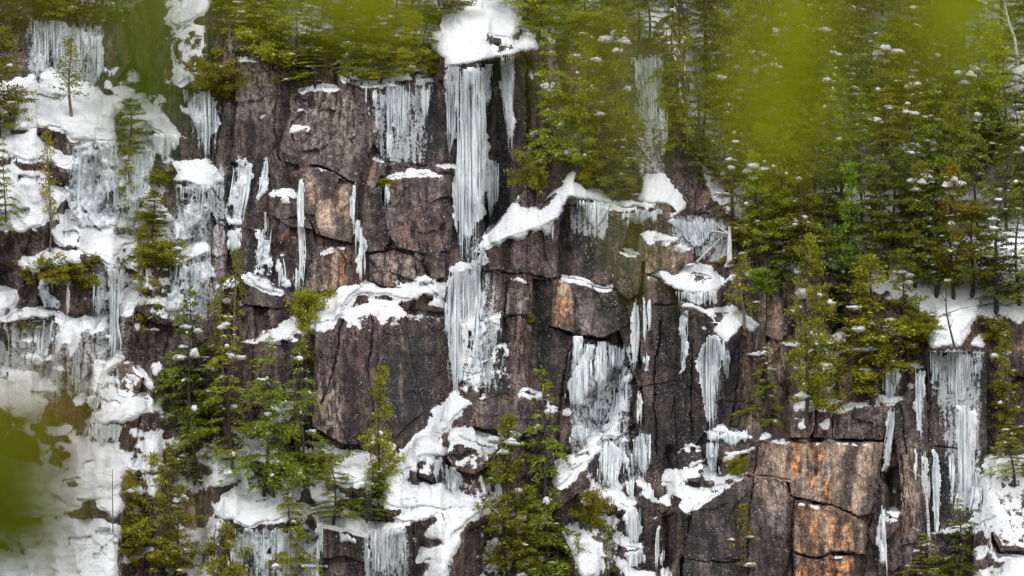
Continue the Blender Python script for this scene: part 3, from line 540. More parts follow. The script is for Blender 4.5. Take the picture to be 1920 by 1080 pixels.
# separate rock blocks: outline | forward (m) | tilt right edge (m per 100 px) | tilt lower edge | label
BLOCKS = [
('560,172 600,163 690,165 720,200 700,270 672,342 655,338 620,318 590,308 560,310 532,303 524,272 545,215', 1.2, .5, .5, 'tall smooth grey-brown block high on the cliff left of the icicle curtain'),
('545,322 577,312 590,312 628,322 655,342 664,345 664,400 661,456 636,452 592,438 574,402 566,360', 1.0, .3, .8, 'broad brown block with a rounded undercut base in the middle of the cliff'),
('505,365 545,360 562,380 575,405 588,432 545,425 510,405 502,385', 1.1, .4, .9, 'rounded dark block with a snow strip on top, left of the broad brown block'),
('680,352 700,298 726,302 722,330 716,345 700,352', .8, .6, .3, 'three-sided grey slab pointing up beside the arched snow line'),
('725,338 780,326 850,326 852,400 846,470 796,476 770,470 745,465 728,440 718,390', 1.0, -.4, .5, 'large dark brown slab directly left of the main icefall'),
('672,350 716,350 722,400 735,445 720,470 690,472 672,440', .6, .5, .2, 'narrow cracked block between the big slab and the icicle crack'),
('575,500 605,474 650,462 652,470 646,540 630,545 585,548 572,540', .8, -.3, .2, 'pinkish brown block with an orange edge above the long snow ledge'),
('690,476 735,470 770,478 790,490 806,532 760,540 730,540 690,525', .7, .3, .4, 'wide low grey block just above the long snow ledge'),
('790,478 812,468 834,474 836,520 808,528', .8, .2, .2, 'small square block beside the main icefall shelf'),
('450,518 474,532 508,548 531,549 537,562 526,578 490,574 450,570', 1.6, .2, -.3, 'wedge-shaped dark boulder capped with slanting snow'),
('393,562 410,545 420,540 424,556 402,578', 1.0, 0, 0, 'small pointed slab left of the wedge-shaped boulder'),
('1046,523 1075,525 1100,531 1125,540 1156,543 1164,620 1128,634 1075,625 1034,612 1040,570', 1.7, .1, .35, 'overhanging block with an orange left face in the middle of the cliff'),
('1159,470 1182,478 1202,480 1203,530 1196,552 1175,562 1146,535 1150,505', 1.4, -.3, .3, 'leaning greenish block right above the orange-faced block'),
('957,522 970,528 987,535 994,534 991,590 946,592 950,550', .8, .3, .2, 'flat-faced brown block with a tiny snow cap left of the orange-faced block'),
('1206,462 1250,460 1300,462 1302,498 1278,500 1256,514 1236,510 1210,514', .9, -.2, .2, 'square brown block under the arching snow cap'),
('1436,538 1460,528 1478,530 1486,560 1484,620 1462,640 1436,630', .9, .4, .2, 'tan stack of weathered columns left of the slim cedar'),
('1484,770 1530,764 1528,808 1518,822 1480,822', 1.1, .1, .3, 'left split grey block on top of the orange wall'),
('1531,770 1558,764 1562,780 1556,822 1526,821', .8, .2, .3, 'narrow notched block between the split blocks on the orange wall'),
('1564,775 1600,760 1674,757 1668,790 1655,826 1560,822', 1.1, -.2, .3, 'right split grey block with cracks on top of the orange wall'),
('966,755 982,740 1014,741 1020,780 1008,815 954,812 956,790', 1.3, -.2, .3, 'brown boulder capped with snow left of the tall dark spruce'),
('843,824 872,824 900,834 934,842 928,868 890,890 850,882 838,860', 1.4, -.2, .2, 'dark boulder under a slanting snow slab below the main icefall'),
('784,860 806,856 818,862 814,906 786,896', 1.0, 0, .2, 'small dark block beside the narrow ice column'),
('1279,843 1316,843 1318,880 1310,905 1276,900', 1.1, 0, .2, 'short stump of rock wearing a square snow cap'),
('1328,812 1370,814 1412,822 1400,850 1350,862 1328,856', 1.0, .1, .3, 'iced block with a long thin snow cap left of the orange wall'),
('398,430 408,414 425,414 430,440 424,500 418,540 396,540', 1.0, .3, .2, 'upright brown pillar left of the white ice chute'),
('416,100 430,88 442,96 440,156 416,156', .8, .2, .2, 'upright grey pillar at the top left of the bare wall'),
('332,62 360,45 382,60 386,120 362,135 334,118', .8, .2, .3, 'cracked grey outcrop under the top snow bank'),
('218,685 240,675 270,705 262,735 246,748 222,742 216,715', .8, .2, .2, 'reddish brown boulder face crossed by a snow strip'),
('1655,975 1688,973 1692,1060 1670,1075 1656,1060', .7, .2, .2, 'small tan block beside the lower ice ribbon'),
('505,795 545,795 552,815 540,830 508,830', .8, 0, .2, 'dark boulder half hidden behind the hemlock trunk'),
]
CRACKS = ['912,507 955,512 985,515 1030,522 1046,522', '990,530 988,600 975,640', '1280,1048 1350,1056 1395,1048', '1400,893 1440,893 1480,900', '1480,823 1530,822 1600,826 1656,830',
 '1484,930 1520,942 1560,946 1606,969', '1490,1037 1535,1046 1560,1035 1602,1038', '1656,830 1640,940 1625,1000 1620,1080', '1489,940 1487,1085', '1690,855 1695,1000', '655,160 685,175', '590,290 630,280 676,286',
 '800,352 840,366', '575,403 592,440 640,455 664,458', '690,476 740,469 790,490 800,476 836,470', '730,405 752,450 770,476', '1033,613 1075,627 1102,634 1142,636', '1180,560 1200,552 1206,470', '1208,575 1290,572',
 '450,572 490,577 530,580 560,585', '420,160 412,240 400,330', '520,170 512,240 526,300', '640,600 630,680 600,760', '1070,650 1050,760 1040,850', '1240,600 1225,720 1230,850', '1300,640 1296,760 1300,850',
 '1385,640 1380,740 1372,800', '1560,560 1564,620', '945,600 985,592', '700,600 690,700 700,790', '1420,840 1405,960 1400,1080', '1690,760 1700,850', '1100,640 1180,690', '600,300 640,250', '1745,660 1740,830', '1750,835 1800,842']
DIPS = [('1556,545 1576,545 1580,622 1560,622', 1.6), ('1660,880 1690,880 1690,960 1662,958', 2.0), ('1280,1048 1300,1050 1296,1090 1280,1090', 1.5), ('1478,915 1510,922 1530,935 1510,938 1480,932', 1.0),
 ('908,120 990,112 1000,250 985,340 940,410 905,440 905,300', 1.6), ('1425,540 1440,540 1440,640 1425,650', 1.3), ('1100,745 1165,690 1170,750 1150,800 1100,830', 1.3), ('525,463 535,463 536,478 527,478', .8), ('1395,610 1430,620 1420,700 1390,690', .8), ('1370,690 1390,690 1385,800 1366,800', .9), ('1240,840 1262,840 1262,960 1240,930', .8)]
# big flat faces of the bedrock: outline | forward (m) | tilt right | tilt down
FACES = [('905,460 1040,410 1060,400 1046,520 985,515 905,506', .6, -.5, .2), ('1062,382 1190,392 1165,470 1145,535 1046,520 1048,420', .3, .9, .2), ('592,610 700,575 840,585 842,700 828,790 760,838 640,832 585,800', .5, -.35, .25), ('905,508 950,514 944,600 938,740 900,745', .4, .7, .1),
 ('1000,524 1046,524 1034,612 1075,630 1060,760 990,740', -.6, .8, .1), ('1208,514 1270,545 1274,640 1262,760 1240,880 1210,820 1200,640', .8, -.8, .1), ('1275,582 1326,622 1312,680 1326,800 1300,842 1268,850 1264,740', .6, .9, .1), ('1345,700 1392,640 1384,800 1345,800', .1, 1.2, .1),
 ('1300,950 1405,885 1440,905 1492,930 1490,1100 1280,1100 1282,1048', 1.0, -.6, .15), ('1415,828 1656,830 1640,962 1606,968 1560,946 1484,930 1480,905 1400,888', .9, .1, .15), ('1489,945 1560,948 1606,970 1628,1000 1622,1040 1602,1038 1560,1034 1535,1046 1490,1037', 1.3, .15, .2), ('1490,1040 1535,1050 1560,1040 1602,1042 1612,1110 1490,1110', .5, .1, .1),
 ('1672,762 1735,700 1742,840 1738,1000 1694,985 1682,850', .7, -.4, .1), ('1738,662 1850,660 1852,860 1838,985 1742,1000', -.2, .2, .1), ('692,168 835,150 858,220 856,312 720,302 700,270', .2, -.3, .2), ('910,125 985,112 990,330 935,420 908,440', -.9, .9, .1), ('445,110 540,125 544,215 524,270 470,320 430,300', .3, -.8, .2),
 ('410,200 445,190 430,330 405,420 398,300', .5, -.9, .1), ('1400,520 1436,520 1436,640 1415,760 1385,800 1392,690', .2, .9, .1), ('1460,640 1590,650 1600,750 1480,762', .3, -.3, .2), ('1862,872 1960,850 1960,1030 1875,1035 1850,980', 1.0, -.5, .2), ('190,600 225,560 222,660 190,670 150,720 160,640', .3, -.8, .1), ('35,540 72,520 70,585 30,580', .5, -.5, .1), ('105,530 180,530 175,590 105,585', .5, -.2, .1),
 ('405,980 470,1000 480,1100 400,1100', .6, -.8, .1), ('600,980 690,1000 695,1100 600,1100', .6, .4, .1), ('640,340 690,345 672,440 662,440', .0, .9, .1), ('436,640 560,640 540,720 440,740', .2, .3, .2)]
# stains: outline | blur (px)
STAIN = {
 'wet': [('830,135 1000,110 990,330 905,450 860,470 840,330', 20), ('680,165 830,150 830,300 700,300', 26), ('1060,380 1190,380 1180,520 1040,500 1040,430', 26), ('700,610 840,600 830,800 760,830 690,780', 24), ('1000,520 1050,520 1035,612 1070,640 1050,760 1000,700', 22),
  ('1060,640 1190,600 1180,820 1060,850', 26), ('1290,640 1400,620 1380,800 1300,810', 22), ('910,600 960,600 950,740 900,740', 20), ('1150,560 1195,560 1180,700 1150,660', 18), ('1090,545 1200,545 1190,640 1120,634', 16), ('1830,660 1870,660 1860,870 1835,860', 14), ('1700,840 1800,840 1800,1060 1760,1060', 22), ('430,1000 600,990 600,1090 430,1090', 24), ('670,990 770,990 770,1090 670,1090', 22), ('1200,560 1330,580 1330,850 1230,950 1200,800', 44), ('400,320 520,280 500,420 400,400', 26), ('840,400 905,440 870,520 838,470', 14), ('1280,890 1400,930 1400,1090 1280,1080', 50)],
 'orange': [('1482,830 1506,832 1500,890 1482,885', 11), ('1522,826 1546,826 1540,880 1520,935 1522,880', 11), ('1490,950 1535,955 1545,1040 1492,1038', 14), ('1494,1045 1535,1050 1560,1040 1604,1042 1602,1100 1494,1100', 8), ('1550,960 1600,970 1600,1040 1550,1030', 22), ('1042,556 1066,556 1066,610 1042,606', 12), ('637,465 653,462 652,500 642,540 636,500', 4), ('522,440 534,440 532,455 524,454', 3), ('540,440 550,440 550,458 540,456', 3), ('1545,900 1560,900 1560,960 1540,950', 7), ('1590,950 1600,960 1600,1040 1590,1040', 6), ('560,318 572,318 566,342', 4)],
 'tan': [('1040,526 1072,530 1074,624 1036,612 1042,560', 5), ('1415,830 1480,838 1490,930 1450,960 1400,900', 16), ('1590,832 1656,832 1636,960 1590,960', 12), ('1430,510 1510,520 1500,770 1390,770 1400,680 1430,660', 16), ('1675,830 1730,830 1720,980 1680,960', 10), ('1490,832 1600,832 1600,960 1490,930', 14), ('1490,950 1620,975 1610,1040 1490,1040', 12), ('1500,680 1620,700 1600,760 1500,750', 16), ('590,480 650,465 645,540 585,545', 10), ('560,330 660,345 655,440 590,430', 18), ('690,305 725,302 705,350 682,350', 8), ('1206,462 1285,464 1285,510 1210,512', 6), ('340,950 370,945 365,1000 345,1000', 6), ('1380,690 1420,670 1410,800 1385,800', 8), ('170,480 195,482 195,500 172,500', 6)],
 'pale': [('545,175 690,165 690,290 600,300 535,270', 20), ('440,120 520,130 520,220 430,220', 18), ('590,700 650,720 640,830 600,830', 16), ('560,170 600,170 590,220 550,215', 10), ('740,700 770,700 770,790 745,790', 8), ('700,480 790,490 790,530 700,525', 10), ('930,540 990,540 985,600 940,600', 8), ('1080,550 1110,550 1105,625 1085,620', 6), ('1440,900 1480,900 1470,1000 1440,1000', 10), ('1580,760 1670,760 1650,820 1570,820', 8)],
 'dust': [('-150,830 90,850 170,960 120,1000 150,1100 -150,1100', 14), ('-150,150 330,130 330,350 400,480 330,700 280,1100 -150,1100', 50), ('400,800 960,850 960,1100 300,1100 300,900', 40), ('1040,850 1180,900 1180,1100 1040,1100', 26), ('890,450 925,450 915,740 850,740', 14), ('300,0 400,0 390,160 320,160', 20), ('1800,850 1920,850 1950,1100 1820,1100', 26), ('1240,870 1340,870 1300,960 1250,950', 14), ('800,740 930,800 930,900 760,900', 20), ('540,540 850,520 850,600 560,640', 20), ('1500,610 1600,640 1580,700 1500,700', 20), ('900,500 960,590 960,740 900,740', 30)],
 'ice': [('900,500 940,500 930,740 880,740', 12), ('1060,380 1150,380 1140,450 1070,440', 14), ('430,990 600,990 600,1090 430,1090', 14), ('340,300 430,300 420,600 320,600', 22), ('40,30 200,40 195,180 60,170', 18), ('1740,655 1840,655 1840,960 1790,960', 14), ('1060,640 1190,640 1190,860 1060,860', 22), ('680,985 770,985 770,1090 680,1090', 12), ('1185,100 1250,100 1250,330 1190,330', 14), ('120,260 300,260 270,460 130,440', 22), ('-100,590 240,590 240,760 -100,760', 40), ('320,350 420,350 380,600 310,600', 20), ('1260,400 1370,410 1370,500 1260,470', 14), ('690,165 810,155 800,320 700,310', 26), ('170,490 240,490 235,680 170,680', 14)],
}

# ------------------------------------------------------------------ the shape of the cliff: depth behind each reference pixel
print('cliff...')
D = .28 * ZM
rim = np.interp(us, [-150, -20, 50, 200, 230, 300, 400, 440, 540, 650, 820, 900, 1010, 1180, 1250, 1290, 1340, 1440, 1530, 1580, 1735, 1850, 1930, 2071],
                [60, 45, 35, 45, 60, 10, 5, 60, 150, 140, 128, 115, 100, 100, 110, 300, 420, 500, 505, 560, 640, 640, 640, 650])[None]
over = np.clip((rim - V) / PPM, 0, 60)
D += np.where(over < 3, over**2 / 6 * .62, (over - 1.5) * .62)
D += .55 * blur(over > 0, 6) * fbm(XM * .12, ZM * .12, 3, 55) * 2
# ledges: each snow bank slopes back; the rock under it steps forward and falls away again below
Ms = [pwin(P(q[0]), 7.) for q in SNOWS]; HM = np.zeros(U.shape, bool)
for h_ in HOLES: sl, M = pwin(P(h_), 6.); HM[sl] |= M
allsnow = np.zeros(U.shape, bool); kmap = np.ones(U.shape)
for sl, M in Ms: allsnow[sl] |= M
Pr = np.zeros(U.shape); dec = math.exp(-STEP / PPM / 4.2); row = np.zeros(NX)
for r in range(NY):
    row = np.where(allsnow[r], row + kmap[r] * STEP / PPM * np.clip(1.3 - row / 4.5, .25, 1), row * dec); Pr[r] = row
Pr = Pr * .35 + .65 * blur(Pr, 3, 1)
D -= Pr * 1.0
# jointed rock: big, middle and small blocks, upright, each with its own tilt
soft = 1 - .7 * blur(allsnow, 3); forest = 1 - .55 * sst(.3, 3, over)
wx = XM + .16 * ZM + .5 * WX2 + .04 * WX; wz = ZM - .10 * XM + .8 * WY2 + .04 * WY
e, cx, cy, r1, r2, r3 = voro(wx / 3.6, wz / 8.5, 11)
rel = 1.25 * r1 + 3.6 * .62 * r2 * cx + 8.5 * .14 * r3 * cy
e, cx, cy, r1, r2, r3 = voro(wx / 1.7 + 7, wz / 3.6 + 3, 21)
rel += (.42 * r1 + 1.7 * .50 * r2 * cx + 3.6 * .18 * r3 * cy) * (.35 + .9 * np.clip(WY2 + .3, 0, 1))
e, cx, cy, r1, r2, r3 = voro(wx / .7 + 3, wz / 1.2 + 9, 31)
rel += (.14 * r1 + .7 * .45 * r2 * cx + 1.2 * .22 * r3 * cy) * (.06 + 1.3 * np.clip(WX2 + .08, 0, 1))
D -= rel * soft * forest
D -= .09 * fbm(XM * 1.1, ZM * .8, 5, 66) + .03 * fbm(XM * 3.5, ZM * 2.8, 3, 67) + .10 * fbm(XM * 1.6, ZM * .12, 3, 68) + .02 * fbm(XM * 6, ZM * 4.5, 2, 69)
for poly, dp in DIPS: D += dp * blur(pmask(P(poly), 6), 2)
STAIN['dust'].append(None)
for (poly, fw, gx, gy) in FACES:
    sl, M = pwin(P(poly), 1.8); u, v, d = U[sl], V[sl], D[sl]; uc, vc = u[M].mean(), v[M].mean()
    A = np.stack([np.ones(M.sum()), u[M] - uc, v[M] - vc], 1); co, *_ = np.linalg.lstsq(A, d[M], rcond=None)
    F = co[0] + .4 * co[1] * (u - uc) + .6 * co[2] * (v - vc) - fw * .6 - gx * (u - uc) / 42 - gy * (v - vc) / 100
    F -= .24 * rel[sl] + .05 * fbm(XM[sl] * .9, ZM[sl] * .35, 5, int(uc)) + .02 * fbm(XM[sl] * 3.5, ZM[sl] * 2.8, 3, 67)
    D[sl] = np.where(M, F, d)
crk = np.zeros(U.shape)
for c in CRACKS:
    q = linedist(P(c)); crk = np.maximum(crk, np.exp(-(q / 6)**2)); D += .28 * np.exp(-(q / 1.5)**2) * (.5 + 1. * np.clip(.5 + vnoise(XM * .7, ZM * .7, 77), 0, 1))
tiltL = blur(pmask(P('-150,150 300,130 300,1200 -150,1200'), 10), 30)
D -= tiltL * .35 * fbm(XM * .6, ZM * .9, 4, 88) * 1.6
Dbase = D.copy()

MASKS = {}
for k, lst in STAIN.items():
    A = np.zeros(U.shape)
    for pb in lst:
        if pb is None: A = np.maximum(A, .75 * sst(.6, 2.5, over)); continue
        poly, bl = pb; A = np.maximum(A, blur(pmask(P(poly), bl * .5), max(1, int(bl / STEP / 2))))
    MASKS[k] = A
allice = np.zeros(U.shape, bool)
for (kd_, n_, st, lb_) in ICES:
    a = P(st); sl, M = pwin([(q_[1], q_[0]) for q_ in a] + [(q_[2], q_[0]) for q_ in a[::-1]], 5., 20); allice[sl] |= M
MASKS['ice'] = np.maximum(MASKS['ice'], np.clip(1.15 * blur(allice, 5, 9), 0, .8)); MASKS['wet'] = np.maximum(MASKS['wet'], np.clip(1.5 * blur(allice, 10, 16), 0, .95))
MASKS['dust'] = .7 * blur(pmask(P('-150,830 80,850 150,960 110,1000 150,1150 -150,1150'), 12), 8) - .5 * blur(HM, 2) - .75 * blur(np.maximum.reduce([pmask(P(q_), 9) for q_ in BARE]), 4) + np.clip(MASKS['dust'] + .42 * blur(allsnow, 6), 0, 1.1) - .8 * crk
# ------------------------------------------------------------------ rock blocks: solids of their own, standing proud of the cliff
Bm = []
for (poly, fw, gx, gy, label) in BLOCKS:
    sl, M = pwin(P(poly), 2.2); u, v, d = U[sl], V[sl], D[sl]
    uc, vc = u[M].mean(), v[M].mean(); Db = blur(d, 4)
    A = np.stack([np.ones(M.sum()), u[M] - uc, v[M] - vc], 1); co, *_ = np.linalg.lstsq(A, Db[M], rcond=None)
    pl = co[0] + .4 * co[1] * (u - uc) + .5 * co[2] * (v - vc)
    bm = blur(M, 2); e2, cx, cy, r1, r2, r3 = voro(wx[sl] / 1.7 + fw * 9, wz[sl] / 2.4, 41)
    F = pl - fw * .55 - gx * (u - uc) / 100 - gy * (v - vc) / 100 - .16 * r1 - .75 * r2 * cx - .6 * r3 * cy
    F += - .07 * fbm(XM[sl] * .9, ZM[sl] * .7, 5, int(uc)) - .03 * fbm(XM[sl] * 3.5, ZM[sl] * 2.8, 3, 67) - .015 * fbm(XM[sl] * 6, ZM[sl] * 4.5, 2, 69)
    Bm.append((sl, M, F, label)); D[sl] = np.where(M, np.minimum(d, F), d)

Dsm = blur(D, 2); gz_ = -np.gradient(Dsm, axis=0) / (STEP / PPM); gx_ = np.gradient(Dsm, axis=1) / (STEP / PPM)
MASKS['up'] = np.clip(gz_, -1, 9) / np.sqrt(1 + gz_**2 + gx_**2)
me = region('cliff', np.ones(U.shape, bool), Dbase, Dbase + 2, ROCK, MASKS, smooth=False)
tag(link('cliff', me), 'brown rock face with snowy ledges and frozen seeps', 'cliff', kind='structure')
for sl, M, F, label in Bm:
    me = region('rock_block', M, F, Dbase[sl] + .4, ROCK, MASKS, sl, False)
    if me: tag(centred('rock_block', me), label, 'rock', 'rock blocks standing out of the cliff')

# ------------------------------------------------------------------ snow banks lying on the ledges
print('snow...')
lump = fbm(XM * .8, ZM * .9, 5, 501); lump2 = fbm(XM * .35, ZM * .45, 3, 502); Ds = .5 * D + .5 * blur(D, 2)
for (sl, M), (poly, th, label) in zip(Ms, SNOWS):
    e = np.minimum(blur(M, 1 if th < .36 else 2), 1); e3 = blur(M, 5); d = D[sl]
    e = e * (1 - blur(HM[sl], 1)); M = M & ~HM[sl]
    brk = WX[sl] * .55 + fbm(XM[sl] * .55, ZM[sl] * .9, 4, 505) * .8; e = e - .30 * np.clip(-brk - .12, 0, 1) * (1.5 - e3) - .75 * sst(.55, .72, -brk) * (.3 < th < .55)
    e = e - .30 * np.clip(fbm(XM[sl] * 2.2, ZM[sl] * 3., 4, 506), 0, 1) * (1.4 - e3); th = th * .72
    t = th * (.75 * sst(.42, .95, e) + .5 * sst(.3, 1., e3)) * (1 + .35 * lump2[sl]) + (.16 * lump[sl] + .07 * fbm(XM[sl] * 3, ZM[sl] * 3, 3, 503)) * sst(.5, .9, e) - .05
    M2 = M & (t > -.045)
    me = region('snow_bank', M2, np.minimum(Ds[sl], d + .03) - t, d + .15, SNOW, None, sl)
    if me: tag(centred('snow_bank', me), label, 'snow bank', 'snow banks on the ledges', 'thing')
    D[sl] = np.where(M2, np.minimum(d, Ds[sl] - t), d)

def Dat(u, v, A=None):
    A = D if A is None else A
    x = np.clip((np.asarray(u, float) + 150) / STEP, 0, NX - 1.01); y = np.clip((np.asarray(v, float) + 150) / STEP, 0, NY - 1.01)
    i = x.astype(int); j = y.astype(int); fx = x - i; fy = y - j
    return (A[j, i] * (1 - fx) + A[j, i + 1] * fx) * (1 - fy) + (A[j + 1, i] * (1 - fx) + A[j + 1, i + 1] * fx) * fy

# ------------------------------------------------------------------ icefalls: a sheet clinging to the rock, strands over it, free icicles as parts
print('ice...')
Di = blur(D, 4, 7); Di = np.minimum(Di, blur(np.minimum(D, Di), 2))
corr = fbm(XM * 2.6, ZM * .10, 4, 601); corr2 = fbm(XM * 7, ZM * .25, 2, 602); corr4 = fbm(XM * 1.25 + .3 * WX2, ZM * .10, 3, 604); corr3 = fbm(XM * .8, ZM * .28, 3, 603)
for (kind, ns, st, label) in ICES:
    a = np.array(P(st)); ys, xl, xr = a[:, 0], a[:, 1], a[:, 2]; y0, y1 = ys[0], ys[-1]; H = y1 - y0; W0 = (xr - xl).max()
    sl, _ = pwin([(xl.min(), y0), (xr.max(), y1)], 1., 20); u, v, wxx, wyy = U[sl], V[sl], WX[sl], WY[sl]
    L = np.interp(v[:, 0], ys, xl)[:, None]; R = np.interp(v[:, 0], ys, xr)[:, None]
    lr = random.Random(int(y0 * 7 + xl[0])); nc = max(2, int(W0 / 13)); wide = kind != 'frost' and H < 6 * W0
    cl = [((c_ + lr.uniform(.1, .9)) / nc, lr.uniform(.6, 1.4) / nc, lr.uniform(.38, 1.)) for c_ in range(nc)]; cl[lr.randrange(nc)] = ((lr.uniform(.3, .7)), 1.1 / nc + .1, 1.03)
    reach = lambda t_: np.maximum.reduce([ec * np.clip(1.06 - .55 * (abs(t_ - tc) / wc)**1.5, .12, 1) for tc, wc, ec in cl]) if wide else np.ones_like(t_)
    edge = np.clip(W0 * .16, 2, 10.) if wide else np.clip(W0 * .34, 2, 9.); jag = edge * (wxx + .7 * wyy)
    wob = edge * .9 * vnoise(v * .028 + xl[0], v * 0 + y0, 613) * 2
    nz = lambda f, c: vnoise(u * f + y0, u * 0 + c, 611)
    top = y0 + min(H * .22, 24) * np.clip(.22 + nz(.06, 1.5) * 1.6 + nz(.35, 5.5) * .5, 0, 1)
    tt = np.clip((u - xl.min()) / max(1, xr.max() - xl.min()), 0, 1); fr = .5 + nz(.13, 3.5) * .7 + nz(.45, 8.5) * .6
    M = (v >= top) & (v <= y1) & (u > L + jag + wob) & (u < R + jag + wob)
    if kind != 'frost': M &= v < y0 + H * (reach(tt) * .93 - .16 * np.clip(fr, 0, 1) - .06 * wxx)
    else: M &= (v < y1 - min(H * .15, 12) * np.clip(fr, 0, 1)) & ((wxx * .6 + WY2[sl] * .5) > -.30)
    em = blur(M, 3, 2); thick = {'curtain': .26, 'frost': .18, 'film': .07}[kind]
    t = thick * sst(.15, 1., em) * (1 + 1.1 * corr3[sl]) + (.40 * corr4[sl] if kind == 'curtain' else 0) + (.09 if kind == 'curtain' else .06) * corr[sl] + .05 * corr2[sl] + .05 + (.18 * lump[sl] if kind == 'frost' else 0)
    t = np.maximum(t, .015)
    root = empty('icefall', world((xl[0] + xr[0]) / 2, y1, float(Dat((xl[-1] + xr[-1]) / 2, y1))))
    tag(root, label, 'icefall', 'frozen seeps and icefalls on the cliff', 'thing')
    me = region('ice_sheet', M, np.minimum(D, Di)[sl] - t, D[sl] + .1, {'curtain': ICE2, 'frost': FROST, 'film': FILM}[kind], None, sl)
    if me: centred('ice_sheet', me, root)
    mb = MB(); free = []
    ns = max(3, int(ns * .8)); xa, xb = xl.min(), xr.max(); ribbon = H > 7 * W0 or kind == 'frost'
    for k in range(ns):
        tx = (lr.random() if not wide or lr.random() < .4 else min(1, max(0, lr.gauss(*[(q_[0], q_[1] * .45) for q_ in cl][lr.randrange(nc)])))) if ns > 6 else (k + .5) / ns + lr.uniform(-.1, .1)
        short = lr.random() < .55
        s0 = y0 + H * (lr.random()**2.2) * .55; s1 = y0 + H * (lr.uniform(.35, .85) if short else lr.uniform(.8, 1.06))
        if kind == 'frost': s1 = min(s1, y1)
        if s1 - s0 < min(25, H * .35): s1 = s0 + min(25, H * .35)
        if not ribbon:                      # water falls straight: a strand ends where the fall narrows
            X = xa + tx * (xb - xa); yy = np.linspace(y0, y1, 60); ok = (np.interp(yy, ys, xl) - 2 < X) & (np.interp(yy, ys, xr) + 2 > X)
            if not ok.any(): continue
            ya, yb = yy[ok].min(), yy[ok].max(); hh = yb - ya
            s0 = ya + hh * (lr.random()**2.2) * .5; ye = ya + hh * float(reach(np.array([tx]))[0]); s1 = s0 + (ye - s0) * (lr.uniform(.3, .9) if short else lr.uniform(.8, 1.06)); s1 = max(s1, s0 + min(14, hh * .5) + 3)
        n = max(6, min(18, int((s1 - s0) / 9))); q = np.linspace(0, 1, n); yy = s0 + (s1 - s0) * q
        xx = np.interp(yy, ys, xl) + tx * (np.interp(yy, ys, xr) - np.interp(yy, ys, xl)) + np.cumsum(np.random.default_rng(k).normal(0, .35, n))
        if not ribbon: xx = X + .12 * (xx - X) + np.cumsum(np.random.default_rng(k + 99).normal(0, .22, n))
        r0 = lr.uniform(.018, .05) if lr.random() < .72 else lr.uniform(.055, .13) * (.75 if kind == 'film' else 1.)
        rad = r0 * (.35 + .75 * np.sin(np.clip(q * 2.6 + .25, 0, math.pi / 2))) * np.clip((1 - q) * 2.1, .03, 1) * (1 + .12 * np.sin(q * 23 + k))
        dd = np.minimum(Dat(xx, yy), Dat(xx, yy, Di)) - thick * .8 - .03 - lr.uniform(0, .16)
        dd = np.minimum.accumulate(dd[::-1])[::-1] * .25 + dd * .75 if kind != 'frost' else dd
        dd = dd - thick * .5 * Dat(xx, yy, corr3)
        v, f = tube(world(xx, yy, dd), rad, 5)
        free.append((yy[-1] - s0, v, f)); 
    free.sort(key=lambda z: -z[0]); nfree = 0 if kind == 'frost' else min(8, ns // 3)
    if len(free) - nfree < 4: nfree = len(free)
    for k, (ln, v, f) in enumerate(free):
        if k < nfree: centred('icicle', mesh('icicle', v, f, ICE), root)
        else: mb.add(v, f)
    if mb.v: centred('ice_strands', mb.mesh('ice_strands', ICE), root)['kind'] = 'stuff'

# ------------------------------------------------------------------ trees: prototypes (trunk, crown, snow) shared by the copies
print('trees...')
def kites(c, d, up, ln, wd):
    """leaf-sized faces: points c, directions d, width across cross(d, up)"""
    c, d, up = (np.asarray(x, float) for x in (c, d, up)); d = d / (np.linalg.norm(d, axis=1, keepdims=True) + 1e-9)
    s = np.cross(d, up); s /= np.linalg.norm(s, axis=1, keepdims=True) + 1e-9
    ln = np.broadcast_to(ln, len(c))[:, None]; wd = np.broadcast_to(wd, len(c))[:, None]
    v = np.stack([c, c + d * ln * .45 + s * wd / 2, c + d * ln, c + d * ln * .45 - s * wd / 2], 1).reshape(-1, 3)
    return v, np.arange(len(v)).reshape(-1, 4)
_bm = bpy.data.meshes.new('tmp')
import bmesh
_b = bmesh.new(); bmesh.ops.create_icosphere(_b, subdivisions=2, radius=1.); _b.verts.ensure_lookup_table()
ICOV = np.array([v.co[:] for v in _b.verts]); ICOF = np.array([[v.index for v in f.verts] for f in _b.faces]); _b.free(); bpy.data.meshes.remove(_bm)
def lumps(pts, sizes, g, azs):
    V_, F_ = [], []
    for i, (p, sz) in enumerate(zip(pts, sizes)):
        v = ICOV * (1 + .22 * g.normal(size=(len(ICOV), 1))) * np.array([sz * g.uniform(.9, 1.9), sz * g.uniform(.7, 1.2), sz * g.uniform(.5, .95)]); a = azs[i] + g.normal(0, .3)
        v = np.stack([v[:, 0] * math.cos(a) - v[:, 1] * math.sin(a), v[:, 0] * math.sin(a) + v[:, 1] * math.cos(a), v[:, 2]], 1)
        V_.append(v + p); F_.append(ICOF + i * len(ICOV))
    return np.concatenate(V_), np.concatenate(F_)
KIND = {  # height, radius, branches, leaf length, leaf width, leaf material, bark, first branch, clumpy, snow lumps
 'hemlock': (10., 2.5, 112, .30, .085, HEM, BARK, .06, 0, 54), 'cedar': (9., 1.7, 115, .23, .085, CED, BARK, .10, 1, 48), 'spruce': (11., 1.7, 165, .24, .07, SPR, BARK, .06, 0, 54),
 'shrub': (2.2, 1.6, 50, .24, .11, CED, BARK, .0, 2, 34), 'sapling': (6., .9, 50, .22, .09, CED, PALEBARK, .22, 3, 9)}
PROTO = {}
